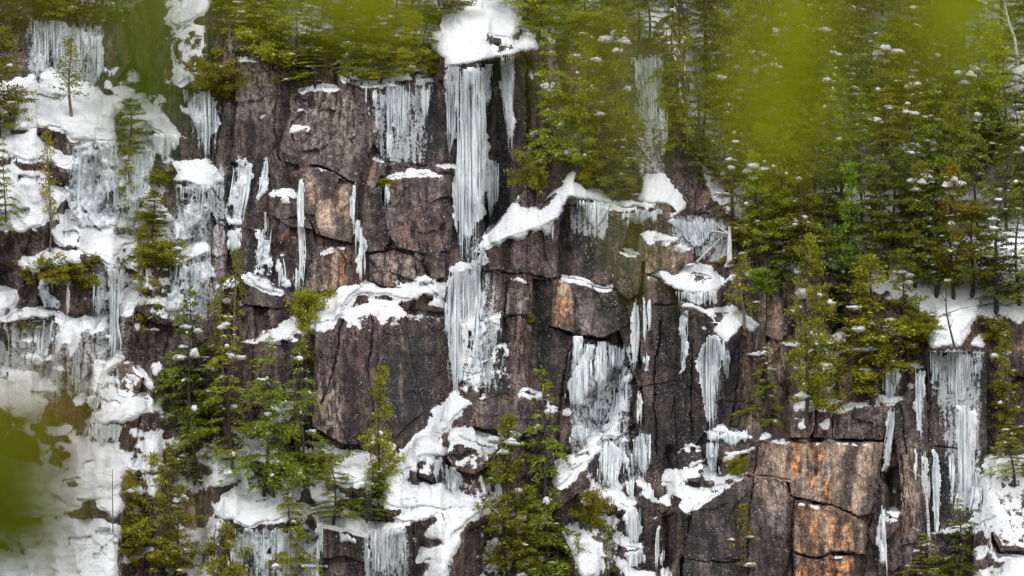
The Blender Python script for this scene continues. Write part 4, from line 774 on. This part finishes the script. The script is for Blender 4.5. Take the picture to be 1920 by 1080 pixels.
def make_proto(kind, seed):
    Hh, R, nb, ll, lw, lm, bk, f0, cl, nsn = KIND[kind]; g = np.random.default_rng(seed)
    lean = g.normal(0, .03, 2); tz = np.linspace(0, 1, 9)
    ax = np.stack([lean[0] * Hh * tz**1.5 + .012 * Hh * np.sin(tz * 7 + seed), lean[1] * Hh * tz**1.5 + .012 * Hh * np.cos(tz * 6 + seed), tz * Hh], 1)
    axis = lambda t: np.array([np.interp(t, tz, ax[:, k]) for k in range(3)])
    tb = MB(); tb.add(*tube(np.vstack([[ax[0, 0], ax[0, 1], -.6], ax]), np.concatenate([[.02 * Hh ** .9], .0155 * Hh ** .9 * (1.02 - tz) + .012]), 6))
    cc, cd, cu, sn = [], [], [], []
    gap = g.uniform(0, 6.28); asy = g.uniform(0, 6.28); lay = g.uniform(9, 15); lp = g.uniform(0, 3); hole = g.uniform(.25, .8, 3)
    for b in range(nb):
        t = f0 + (1 - f0) * ((b + g.uniform(0, 1)) / nb) ** .92; t = min(t, .985)
        if cl == 0: t = min(.985, f0 + (round((t - f0) * 15 + g.uniform(-.3, .3)) + g.normal(0, .09)) / 15)
        if t < f0: t = f0 + .01
        az = g.uniform(0, 6.28) if g.random() > .25 else gap + g.normal(0, .6)
        if cl < 2 and abs(t - hole).min() < .025 and g.random() < .7: continue
        if cl == 2: prof = math.sqrt(max(.06, 1 - (t * 1.6 - .6)**2)) if t > .38 else .75 + .5 * t
        elif cl == 1: prof = (1 - t)**.62 * min(1, .45 + 2.2 * t)
        elif cl == 3: prof = (1 - t)**.7 * min(1, .5 + 1.5 * t)
        else: prof = (1 - t)**.78 * min(1, .5 + 2.5 * t)
        L = R * prof * g.uniform(.45, 1.2) * (1 + .3 * math.cos(az - asy)) * (.62 + .75 * abs(math.sin(t * lay + lp))) + .12; o = np.array([math.cos(az), math.sin(az), 0]); p0 = axis(t)
        if kind == 'hemlock': a1, a2 = g.uniform(.05, .35), -.5
        elif kind == 'spruce': a1, a2 = g.uniform(-.25, .05), -.12
        elif cl == 2: a1, a2 = g.uniform(-.2, .5), .05
        else: a1, a2 = g.uniform(-.1, .4), g.uniform(-.35, .1)
        curve = lambda s_: p0 + o * L * s_ + np.array([0, 0, L * (a1 * s_ + a2 * s_ * s_)])
        if L > .5: tb.add(*tube([curve(q) for q in (0, .35, .7, .95)], [.004 * Hh * .55, .0026 * Hh * .6, .012, .005], 3))
        side = np.array([-o[1], o[0], 0]); m = max(2, int(L / .21)); q_ = g.uniform(.35, .95); sn += [np.append(curve(q_ + e_) + [0, 0, .07], az) for e_ in ((0,) if L < .6 else (-.10, 0, .10))]
        for k in range(m):
            s_ = .16 + .84 * (k + g.uniform(.2, .9)) / m; c0 = curve(s_)
            if g.random() < .10: continue
            if cl in (0,):
                for sg in (-1, 1):
                    tl = (.42 if kind == 'hemlock' else .30) * L ** .5 * (1.15 - .75 * s_) * g.uniform(.6, 1.3)
                    td = o * g.uniform(.5, .9) + side * sg * g.uniform(.6, 1.) + np.array([0, 0, g.uniform(-.30, .05)])
                    td /= np.linalg.norm(td); nk = max(2, int(tl / .075))
                    for q in range(nk):
                        cc.append(c0 + td * tl * (q + .2) / nk + g.normal(0, .025, 3)); cd.append(td + o * .3 + g.normal(0, .40, 3) - [0, 0, .18]); cu.append(np.array([0, 0, 1.]) + g.normal(0, .9, 3))
            else:
                nk = {1: 14, 2: 22, 3: 7}[cl]; sp = {1: .13, 2: .17, 3: .13}[cl]
                for q in range(nk):
                    cc.append(c0 + g.normal(0, sp, 3) * [1, 1, .7]); cd.append(o * g.uniform(.1, .9) + np.array([0, 0, g.uniform(-.5, .7)]) + g.normal(0, .55, 3)); cu.append(g.normal(0, 1, 3))
    for q in range(14):
        cc.append(axis(g.uniform(.93, 1.0))); cd.append(np.array([0, 0, .9]) + g.normal(0, .5, 3)); cu.append(g.normal(0, 1, 3))
    n = len(cc); v, f = kites(cc, cd, cu, ll * g.uniform(.6, 1.25, n), lw * g.uniform(.7, 1.3, n))
    tm = tb.mesh('trunk', bk); cm = mesh('crown', v, f, lm)
    cm.materials.clear(); cm.materials.append(lm)
    pk = np.concatenate([3 * k_ + np.arange(3) for k_ in g.permutation(len(sn) // 3)])[:nsn]; sz = g.uniform(.03, .10, len(pk)) * (1 + 1.9 * (g.random(len(pk)) < .18))
    smv, smf = lumps(np.array(sn)[pk][:, :3], sz, g, np.array(sn)[pk][:, 3])
    return tm, cm, mesh('snow', smv, smf, TREESNOW), Hh, R
for k, c in (('hemlock', 5), ('cedar', 5), ('spruce', 3), ('shrub', 4), ('sapling', 4)):
    PROTO[k] = [make_proto(k, 100 + i * 13 + len(k)) for i in range(c)]
CAT = {'hemlock': 'tree', 'cedar': 'tree', 'spruce': 'tree', 'shrub': 'shrub', 'sapling': 'tree'}
NAME = {'hemlock': 'hemlock_tree', 'cedar': 'cedar_tree', 'spruce': 'spruce_tree', 'shrub': 'evergreen_shrub', 'sapling': 'sapling'}
tr = random.Random(5); _cnt = {}
def tree(kind, bx, by, ty, hw, label, group, tint=(1, 1, 1), snow=True, lean=0.):
    k = _cnt.get(kind, 0); _cnt[kind] = k + 1; pr = PROTO[kind][k % len(PROTO[kind])]
    d = float(Dat(bx, by)); loc = world(bx, by, d + .05); sc = (DIST + d) / DIST / PPM
    sz = max(.2, (by - ty) * sc / pr[3]); sx = hw * sc / pr[4]
    r = empty(NAME[kind], loc); tag(r, label, CAT[kind], group, 'thing'); r.rotation_euler = (0, lean, 0)
    sp = tr.uniform(0, 6.28)
    for nm, me in (('trunk', pr[0]), ('crown', pr[1]), ('snow', pr[2])):
        if nm == 'snow' and not snow: continue
        o = link(nm, me, r); pass
        if nm == 'snow': o['kind'] = 'stuff'
        o.scale = (sx, sx, sz); o.rotation_euler = (0, 0, sp); o.color = (*tint, 1)
    return r
YEL, MID, DRK, BRN, OLV = (1.4, 1.25, .7), (1.3, 1.25, 1), (1., 1.1, .9), (1.2, .95, .65), (1.3, 1.2, .85)
G1, G2, G3, G4 = 'trees at the foot of the cliff', 'trees clinging to the cliff', 'shrubs on the ledges', 'trees along the cliff rim'
for a in [
 ('hemlock', 1030, 1100, 688, 88, 'tallest dark evergreen at bottom centre, right one of the close pair', G1, DRK),
 ('cedar', 938, 1100, 780, 72, 'olive evergreen at bottom centre, left one of the close pair beside the dead spike', G1, OLV),
 ('cedar', 985, 1110, 910, 48, 'short cedar filling the gap between the two tall bottom trees', G1, MID),
 ('hemlock', 1050, 1110, 960, 70, 'fresh green young hemlock low in front of the tallest bottom tree', G1, (1.1, 1.4, .9)),
 ('cedar', 708, 962, 688, 40, 'slim light green cedar standing before the dark wall', G1, YEL),
 ('hemlock', 362, 905, 540, 82, 'leftmost pointed hemlock of the clump left of the dark wall', G1, (1.1, 1.25, .9)),
 ('hemlock', 432, 880, 590, 74, 'second hemlock from the left in the clump left of the dark wall', G1, MID),
 ('hemlock', 498, 932, 630, 74, 'hemlock with a tall bare lower trunk in the clump left of the dark wall', G1, (1.1, 1.25, .9)),
 ('hemlock', 568, 925, 632, 62, 'rightmost light green hemlock of the clump, touching the dark wall', G1, (1.25, 1.35, .9)),
 ('hemlock', 330, 800, 650, 62, 'low spreading hemlock at the left edge of the clump', G1, (1.2, 1.2, .9)),
 ('hemlock', 395, 790, 640, 70, 'dense inner hemlock behind the leftmost pointed one', G1, DRK),
 ('hemlock', 350, 905, 850, 62, 'dark drooping hemlock bush under the leftmost pointed hemlock', G1, MID),
 ('cedar', 283, 1092, 850, 58, 'olive cedar at bottom left, the tallest of three', G1, OLV),
 ('cedar', 240, 1085, 880, 44, 'thin brownish cedar at bottom left beside the broad icy slope', G1, BRN),
 ('cedar', 335, 1092, 910, 52, 'green cedar at bottom left, rightmost of three', G1, OLV),
 ('hemlock', 540, 1092, 870, 44, 'thin snowy hemlock in front of the dark iced wall at bottom', G1, OLV),
 ('shrub', 430, 1092, 1000, 42, 'yellowish shrub at the bottom edge before the dark iced wall', G3, OLV),
 ('hemlock', 690, 975, 870, 62, 'low snowy evergreen at the foot of the slim light green cedar', G1, (1.1, 1.3, .9)),
 ('hemlock', 628, 985, 850, 58, 'low snowy evergreen right of the hemlock clump', G1, MID),
 ('shrub', 600, 900, 850, 40, 'snowy green shrub on the long lumpy snow ledge', G3, MID),
 ('sapling', 318, 1000, 830, 18, 'bare-stemmed sapling standing among the bottom-left cedars', G1, BRN),
 ('sapling', 94, 474, 240, 24, 'tall thin sapling with a bare trunk on the left snow bank', G2, BRN),
 ('sapling', 132, 217, 70, 34, 'thin young tree alone on the upper-left snowfield', G2, OLV),
 ('hemlock', 10, 445, 255, 36, 'evergreen cut by the left edge beside the steep snow slope', G2, MID),
 ('cedar', -5, 260, 50, 55, 'dark cedar at the left edge above the upper-left snowfield', G2, OLV),
 ('shrub', 28, 850, 770, 40, 'small twiggy shrub on the big left drift', G3, OLV),
 ('cedar', 272, 640, 425, 40, 'brownish cedar right of the tall left ice column', G2, BRN),
 ('hemlock', 302, 610, 465, 36, 'fresh green narrow hemlock left of the lower frosty slope', G2, (1.1, 1.3, .9)),
 ('cedar', 243, 300, 185, 48, 'rusty brown cedar left of the upper-left cascade', G2, BRN),
 ('cedar', 285, 455, 355, 45, 'small light green cedar beside the upper frosty ice slope', G2, OLV),
 ('cedar', 240, 400, 280, 22, 'narrow cedar in front of the pale greenish ice sheet', G2, OLV),
 ('shrub', 70, 532, 488, 38, 'left one of two dark bushes hanging over red-brown rock', G3, BRN),
 ('shrub', 148, 540, 490, 46, 'right one of two dark bushes hanging over red-brown rock', G3, OLV),
 ('shrub', 45, 616, 592, 28, 'small bush poking out of the long flat left ledge', G3, BRN),
 ('shrub', 300, 500, 455, 46, 'dark bush under heaped snow left of the frosty slopes', G3, OLV),
 ('shrub', 400, 178, 125, 50, 'dry brown bush overhanging the upper-left cascade', G3, BRN),
 ('shrub', 424, 186, 155, 24, 'rusty hanging tuft right of the dry brown bush', G3, BRN),
 ('shrub', 576, 625, 548, 32, 'bright yellow-green bush on the long snow ledge', G3, YEL),
 ('sapling', 440, 655, 468, 26, 'spindly yellow-green sapling left of the wedge-shaped boulder', G2, OLV),
 ('sapling', 415, 720, 520, 30, 'spindly sapling under the small pointed slab', G2, OLV),
 ('shrub', 560, 690, 650, 34, 'grey-green bush hanging at the left end of the dark wall', G3, MID),
 ('shrub', 320, 345, 320, 28, 'leaning small bush on the snow shelf of the upper-left cascade', G3, OLV),
 ('cedar', 775, 152, 22, 46, 'yellow-green cedar on the rim right above the upper wall curtain', G4, YEL),
 ('hemlock', 588, 165, 60, 60, 'snowy evergreen drooping over the rim above the tall upper block', G4, MID),
 ('shrub', 510, 118, 50, 72, 'wide rusty green bush overhanging the bare upper wall', G3, OLV),
 ('cedar', 470, 90, -40, 60, 'cedar on the rim above the exposed pale roots', G4, OLV),
 ('hemlock', 655, 145, -20, 46, 'narrow dark hemlock on the rim left of the dead straight trunk', G4, DRK),
 ('cedar', 712, 148, 20, 40, 'small green cedar on the rim between the dark hemlock and the yellow-green cedar', G4, MID),
 ('shrub', 820, 140, 105, 22, 'snow-dusted bush at the left end of the rim apron', G3, MID),
 ('shrub', 690, 152, 132, 40, 'low snow-covered bush along the rim over the icicles', G3, OLV),
 ('hemlock', 1030, 335, 60, 66, 'big fresh green hemlock right of the dark corner', G4, (1.2, 1.3, .85)),
 ('cedar', 1095, 335, 60, 62, 'big rusty cedar right of the fresh green hemlock', G4, OLV),
 ('cedar', 1150, 340, 30, 60, 'tall olive cedar left of the greenish ice curtain', G4, OLV),
 ('shrub', 1010, 360, 300, 30, 'small green bush on top of the great slanting snow bank', G3, MID),
 ('hemlock', 1165, 372, 235, 56, 'snow-laden young evergreen behind the great slanting bank', G4, DRK),
 ('shrub', 1110, 350, 305, 36, 'bare-branched snowy bush behind the great slanting bank', G3, BRN),
 ('cedar', 1510, 800, 440, 58, 'tall sparse cedar in front of the tan columns', G2, OLV),
 ('hemlock', 1440, 805, 650, 50, 'small bright hemlock on the left shoulder of the orange wall', G2, (1.2, 1.3, .8)),
 ('sapling', 1393, 615, 480, 36, 'spindly yellowish sapling on the lower large snow shelf', G2, OLV),
 ('cedar', 1640, 762, 480, 88, 'broad yellow-green cedar above the right end of the orange wall', G2, YEL),
 ('cedar', 1700, 700, 490, 56, 'olive cedar between the broad cedar and the smooth snow slope', G2, OLV),
 ('hemlock', 1590, 640, 455, 52, 'dark hemlock behind the broad yellow-green cedar', G2, DRK),
 ('cedar', 1885, 860, 620, 42, 'thin drooping cedar at the right edge beside the right ice sheet', G2, OLV),
 ('hemlock', 1900, 900, 790, 50, 'low dark evergreen at the right edge above brown rock', G2, MID),
 ('hemlock', 1800, 1095, 935, 62, 'dark young hemlock below the long tongue of the right ice sheet', G1, DRK),
 ('hemlock', 1728, 1100, 1000, 52, 'snow-spotted low evergreen at the bottom edge below the birch', G1, MID),
 ('sapling', 1400, 1100, 945, 34, 'faint thin sapling before the big bottom slab', G1, BRN),
 ('shrub', 1430, 545, 505, 26, 'bright green tuft between the brown pillar and tan columns', G3, (1.2, 1.5, .9)),
 ('shrub', 1112, 985, 925, 30, 'rusty bush beside the pointed snow heap at bottom', G3, BRN),
 ('sapling', 1140, 1095, 985, 26, 'thin yellowish sapling at the bottom left of the bottom ice pillar', G1, OLV),
 ('sapling', 1080, 1100, 1000, 20, 'short sapling right of the tallest bottom tree', G1, MID),
 ('shrub', 1378, 892, 862, 18, 'tiny green bush on the lumpy bank left of the orange wall', G3, YEL),
 ('shrub', 990, 606, 588, 13, 'mossy tuft on the flat-faced block', G3, OLV),
 ('shrub', 725, 350, 336, 16, 'yellow tuft under the left end of the arched snow line', G3, YEL),
 ('hemlock', 1470, 545, 420, 46, 'dark hemlock standing on the tan columns', G4, DRK),
 ('shrub', 1375, 495, 480, 20, 'low brownish bush right of the snow-plastered trunk', G3, BRN),
 ('shrub', 1740, 620, 590, 26, 'dark bush at the upper left of the smooth snow slope', G3, OLV),
 ('shrub', 1860, 640, 600, 34, 'dark bush above the round snow pillow at right', G3, BRN)]:
    tree(*a)
# the wood above: rows up the slope
WORD = ['first', 'second', 'third', 'fourth', 'fifth', 'sixth', 'seventh', 'eighth', 'ninth', 'tenth', 'eleventh', 'twelfth', 'thirteenth', 'fourteenth', 'fifteenth', 'sixteenth', 'seventeenth', 'eighteenth', 'nineteenth', 'twentieth', 'twenty-first', 'twenty-second', 'twenty-third', 'twenty-fourth', 'twenty-fifth']
KN = {'hemlock': 'hemlock', 'cedar': 'cedar', 'spruce': 'spruce'}
ROWS = [('topmost', 20, 1010, 1940, 56, 210), ('upper', 120, 1262, 1940, 48, 210), ('upper middle', 205, 1268, 1945, 46, 215), ('middle', 290, 1285, 1945, 46, 215), ('lower middle', 375, 1310, 1945, 46, 225), ('low', 450, 1370, 1945, 46, 230), ('bottom', 515, 1425, 1748, 40, 200), ('rim-top', 94, 1020, 1262, 42, 150), ('lowest', 560, 1765, 1950, 34, 220)]
TN = [((.75, .9, .75), 'dark'), ((1.25, 1.3, .75), 'yellow-green'), ((1.1, 1.0, .7), 'olive'), ((.9, 1.2, .8), 'fresh green'), ((1.15, .85, .6), 'brownish'), ((1., 1., 1.), 'green')]
fr_ = random.Random(21)
for (rn, by, x0, x1, dx, hh) in ROWS:
    x = x0; n = 0
    while x < x1:
        kd = fr_.choices(['hemlock', 'cedar', 'spruce'], [.48, .34, .18])[0]; tn, cw = fr_.choice(TN)
        yy = by + fr_.uniform(-28, 28); ht = hh * fr_.uniform(.75, 1.25)
        if rn == 'lowest' and 1735 < x < 1850: yy = min(yy, 560)
        tree(kd, x + fr_.uniform(-12, 12), yy, yy - ht, fr_.uniform(44, 74) * (.8 if kd == 'spruce' else 1), f'{cw} {KN[kd]} in the right-hand wood, {WORD[n]} from the left in the {rn} row', 'trees of the right-hand wood', tn, fr_.random() < .6)
        n += 1; x += dx * fr_.uniform(.75, 1.25)
for (rn, by, x0, x1, dx, hh) in [('rim', None, 425, 825, 34, 105), ('upper', 0, -20, 900, 44, 140), ('lower', 45, 15, 240, 52, 110)]:
    x = x0; n = 0
    while x < x1:
        kd = fr_.choices(['hemlock', 'cedar', 'spruce'], [.5, .35, .15])[0]; tn, cw = fr_.choice(TN); yy = (by + (45 if 420 < x < 850 else 0) if by is not None else float(np.interp(x, us, rim[0])) - 12) + fr_.uniform(-14, 10)
        if by is None and 640 < x < 700: yy -= 25
        if not (300 < x < 400 and rn == 'upper'):
            tree(kd, x, yy, yy - hh * fr_.uniform(.8, 1.3), fr_.uniform(32, 50), f'{cw} {KN[kd]} on the top left skyline, {WORD[n]} from the left in its {rn} row', 'trees along the top left', tn, fr_.random() < .8)
            n += 1
        x += dx * fr_.uniform(.8, 1.2)

# ------------------------------------------------------------------ bare stems, dead wood and roots
def stem(name, pts, r0, r1, mat, label, cat, twigs=0, sticky=True, seed=1, off=.4, group=None):
    pts = np.array(P(pts)); g = np.random.default_rng(seed); n = max(6, len(pts) * 3)
    q = np.linspace(0, 1, n); t = np.linspace(0, 1, len(pts)); u = np.interp(q, t, pts[:, 0]); v = np.interp(q, t, pts[:, 1])
    d0 = Dat(u[0], v[0]); d = Dat(u, v) - off if sticky else np.full(n, d0 - off)
    w3 = world(u, v, np.asarray(d, float)); root = empty(name, w3[0]); tag(root, label, cat, group, 'thing')
    centred('trunk', mesh('trunk', *tube(w3, np.linspace(r0, r1, n), 7), mat), root)
    for k in range(twigs):
        i = g.integers(n // 3, n - 1); a = w3[i]; dr = np.array([g.normal(0, .7), g.normal(0, .5), g.uniform(.1, .9)]); L = g.uniform(.5, 1.5)
        centred('branch', mesh('branch', *tube([a, a + dr * L * .5 + g.normal(0, .05, 3), a + dr * L], [r1 * .9, r1 * .5, .008], 5), mat), root)
    return root
stem('bare_tree', '936,880 936,750', .12, .035, PALEBARK, 'dead bare spike rising from the olive evergreen at bottom centre', 'dead tree', 7, False, 3, 1.2)
stem('snowy_trunk', '1368,492 1368,425', .22, .10, bark_mat('snow_crusted_bark', (.55, .55, .57), (.85, .87, .9)), 'straight trunk plastered white with snow beside the grey icicle wall', 'tree trunk', 3, False, 4)
stem('fallen_branch', '1305,492 1330,468 1352,446', .10, .05, bark_mat('snowy_bark', (.3, .28, .27), (.8, .82, .85)), 'snow-covered fallen branch leaning left of the plastered trunk', 'branch', 3, True, 5)
stem('bent_sapling', '1790,652 1782,620 1774,585 1774,540', .09, .04, BARK, 'dark curved sapling stem on the smooth snow slope at right', 'tree', 5, False, 6, .2)
stem('birch_tree', '1744,1045 1741,990 1738,940 1734,890 1733,860', .13, .04, BIRCH, 'slim white birch at bottom right before the longest ice post', 'tree', 6, False, 7, 1.2)
stem('birch_tree', '1909,125 1902,70 1893,48 1884,8', .16, .05, BIRCH, 'pale forked birch near the top right corner', 'tree', 6, False, 8, 3.2)
stem('birch_tree', '1616,150 1612,110 1620,80 1628,60', .10, .04, PALEBARK, 'pale bare sapling in the upper part of the right-hand wood', 'tree', 5, False, 9, 3.2)
stem('bare_tree', '719,128 718,60 718,-30', .10, .07, PALEBARK, 'dead straight pale trunk on the rim left of the yellow-green cedar', 'dead tree', 4, False, 10, 1.)
stem('bare_tree', '985,42 988,-10 992,-60', .3, .2, BARK, 'thick dark trunk at the top of the snow lane', 'tree trunk', 0, False, 11)
stem('bare_tree', '1735,470 1738,400 1740,320', .11, .06, PALEBARK, 'thin pale dead trunk inside the right-hand wood', 'dead tree', 4, False, 12, 3.)
stem('exposed_root', '432,96 430,82 438,72 452,70 466,64', .10, .03, PALEBARK, 'curved pale root dangling under the cedar by the bare upper wall', 'root', 2, True, 13, .7)
stem('exposed_root', '436,94 432,78 429,66 433,58', .08, .03, PALEBARK, 'upright pale root beside the dangling curved one', 'root', 1, True, 14, .7)
stem('dead_branch', '1418,655 1420,630 1430,606', .05, .02, PALEBARK, 'thin bent twig hanging by the brown pillar right of the lower snow shelf', 'branch', 2, True, 15, .4)
stem('fallen_branch', '1530,735 1553,735 1566,718', .06, .04, bark_mat('snow_twig', (.7, .72, .75), (.88, .9, .92)), 'small snow-topped branch sticking out under the broad cedar', 'branch', 1, True, 16, .5)
stem('dead_branch', '1690,1010 1700,940 1724,905', .03, .012, PALEBARK, 'thin bare twig left of the slim white birch', 'branch', 3, False, 17, 1.)
stem('bare_tree', '212,1000 211,930 211,880', .05, .025, PALEBARK, 'thin bare stem on the broad icy slope at lower left', 'dead tree', 3, False, 18, .5)
stem('fallen_branch', '565,1060 590,1062 614,1062', .12, .10, SNOW, 'short snow-covered log jutting out by the lone pale ice post', 'log', 0, True, 19, .5)

# ------------------------------------------------------------------ ground, and the out-of-focus boughs near the camera
gx, gy = np.meshgrid(np.concatenate([np.linspace(-1500, -90, 12), np.linspace(-80, 80, 41), np.linspace(90, 1500, 12)]), np.concatenate([np.linspace(-1500, -450, 8), np.linspace(-440, -340, 41), np.linspace(-330, -25, 24), np.linspace(-20, 40, 16)]))
gz = -.6 + 24.2 * np.exp(-((gx**2 + (gy + DIST)**2) / 30**2)) + .5 * fbm(gx * .05, gy * .05, 3, 900)
n0, n1 = gx.shape; ii, jj = np.meshgrid(np.arange(n0 - 1), np.arange(n1 - 1), indexing='ij'); k0 = ii * n1 + jj
GROUND = bark_mat('forest_floor', (.05, .045, .035), (.16, .15, .13))
tag(link('ground', mesh('ground', np.stack([gx, gy, gz], -1).reshape(-1, 3), np.stack([k0, k0 + 1, k0 + n1 + 1, k0 + n1], -1).reshape(-1, 4), GROUND)), kind='structure')

def bough(path, dist, spread, count, size, label, tint=(1, 1, 1), seed=0):
    """a leafy bough hanging in front of the lens: path in reference pixels at its own distance, leaves round it"""
    g = np.random.default_rng(500 + seed); pts = np.array(P(path)); pm = PPM * DIST / dist
    w3 = lambda u, v, dy: np.stack([(u - 960) / pm, -DIST + dist + dy, ZC + (540 - v) / pm], -1)
    q = np.linspace(0, 1, 14); t = np.linspace(0, 1, len(pts)); u = np.interp(q, t, pts[:, 0]); v = np.interp(q, t, pts[:, 1])
    base = w3(u, v, np.zeros(14)); root = empty('leafy_bough', base[0]); tag(root, label, 'bough', 'blurred boughs close to the camera', 'thing')
    centred('stem', mesh('stem', *tube(base, np.linspace(.005, .0015, 14), 5), BARK), root)
    s = g.uniform(0, 1, count)**.8; c = np.stack([np.interp(s, q, base[:, k]) for k in range(3)], 1)
    sp = np.array(spread) / pm; c += g.normal(0, 1, (count, 3)) * [sp[0], min(.12, sp[0] * 1.5), sp[1]]
    d = g.normal(0, 1, (count, 3)) + [0, 0, -.4]; vv, ff = kites(c, d, g.normal(0, 1, (count, 3)), size * g.uniform(.6, 1.3, count), size * .5)
    o = centred('foliage', mesh('foliage', vv, ff, NEAR), root); o.color = (*tint, 1)
BB, LG, DK = (1.1, .75, .6), (1.4, 1.32, 1), (.7, .85, .6)
for i, b in enumerate([
 ('300,-260 285,-60 275,90 268,190', 5.0, (26, 46), 2000, .015, 'deep green blurred bough hanging at upper left before the rock', (.8, 1.0, .5)),
 ('250,-260 262,-40 290,60', 4.6, (60, 50), 110, .016, 'thin blurred spray around the deep green bough at upper left', (1, .9, .9)),
 ('-300,950 -80,900 -5,930 20,960', 4.4, (44, 60), 2600, .015, 'deep green blurred bough filling the lower left edge', (.8, .86, .4)),
 ('-300,860 -60,840 50,850 110,870', 5.0, (52, 62), 900, .015, 'brownish blurred bough at the lower left', (.75, .42, .28)),
 ('-250,1120 -40,1060 60,1040 120,1020', 4.6, (44, 30), 420, .015, 'brown blurred twig tips in the bottom left corner', (.6, .4, .35)),
 ('-100,700 20,760 95,770 150,740', 5.4, (40, 44), 260, .014, 'thin brown blurred twigs over the rock left of the snow shelf', BB),
 ('560,-260 640,-60 680,10 700,25', 5.0, (46, 22), 700, .016, 'bright blurred bough along the top edge left of centre', LG),
 ('420,-260 450,-60 490,20', 5.6, (60, 22), 130, .014, 'faint blurred bough at the top edge over the pale roots', LG),
 ('60,-220 40,-40 20,10', 5.2, (70, 30), 150, .014, 'faint blurred bough in the top left corner', (1, .85, .8)),
 ('1110,-300 1110,-60 1115,80 1120,170', 5.4, (74, 56), 220, .015, 'broad yellowish blurred veil right of the rim apron', LG),
 ('1200,-300 1190,60 1190,200 1180,330', 6.2, (50, 60), 80, .014, 'thin blurred veil over the greenish ice curtain', LG),
 ('1170,200 1175,330 1180,440 1190,500', 6.0, (34, 44), 80, .014, 'thin blurred veil over the leaning greenish block', LG),
 ('1500,-260 1490,-20 1470,140 1452,240', 4.6, (36, 56), 620, .018, 'dense bright blurred bough over the right-hand wood', LG),
 ('1380,-260 1370,0 1370,120 1380,220', 5.2, (62, 70), 90, .015, 'loose blurred bough left of the dense bright one', LG),
 ('1640,-260 1620,0 1610,120 1640,200', 5.4, (80, 70), 100, .015, 'loose blurred bough right of the dense bright one', LG),
 ('1820,-260 1805,-80 1795,10 1790,60', 4.8, (38, 42), 520, .017, 'dense bright blurred bough near the top right corner', LG),
 ('1780,-200 1760,40 1770,140 1750,170', 5.6, (54, 50), 110, .015, 'thin blurred spray under the top right bough', LG),
 ('140,200 200,300 270,330 280,400', 6.5, (20, 40), 50, .013, 'faint blurred twig over the pale greenish ice sheet', LG),
 ('330,870 340,930 345,980 360,1000', 6.5, (30, 30), 40, .012, 'faint blurred twig over the bottom-left cedars', BB)]):
    bough(*b, seed=i)
print('done')
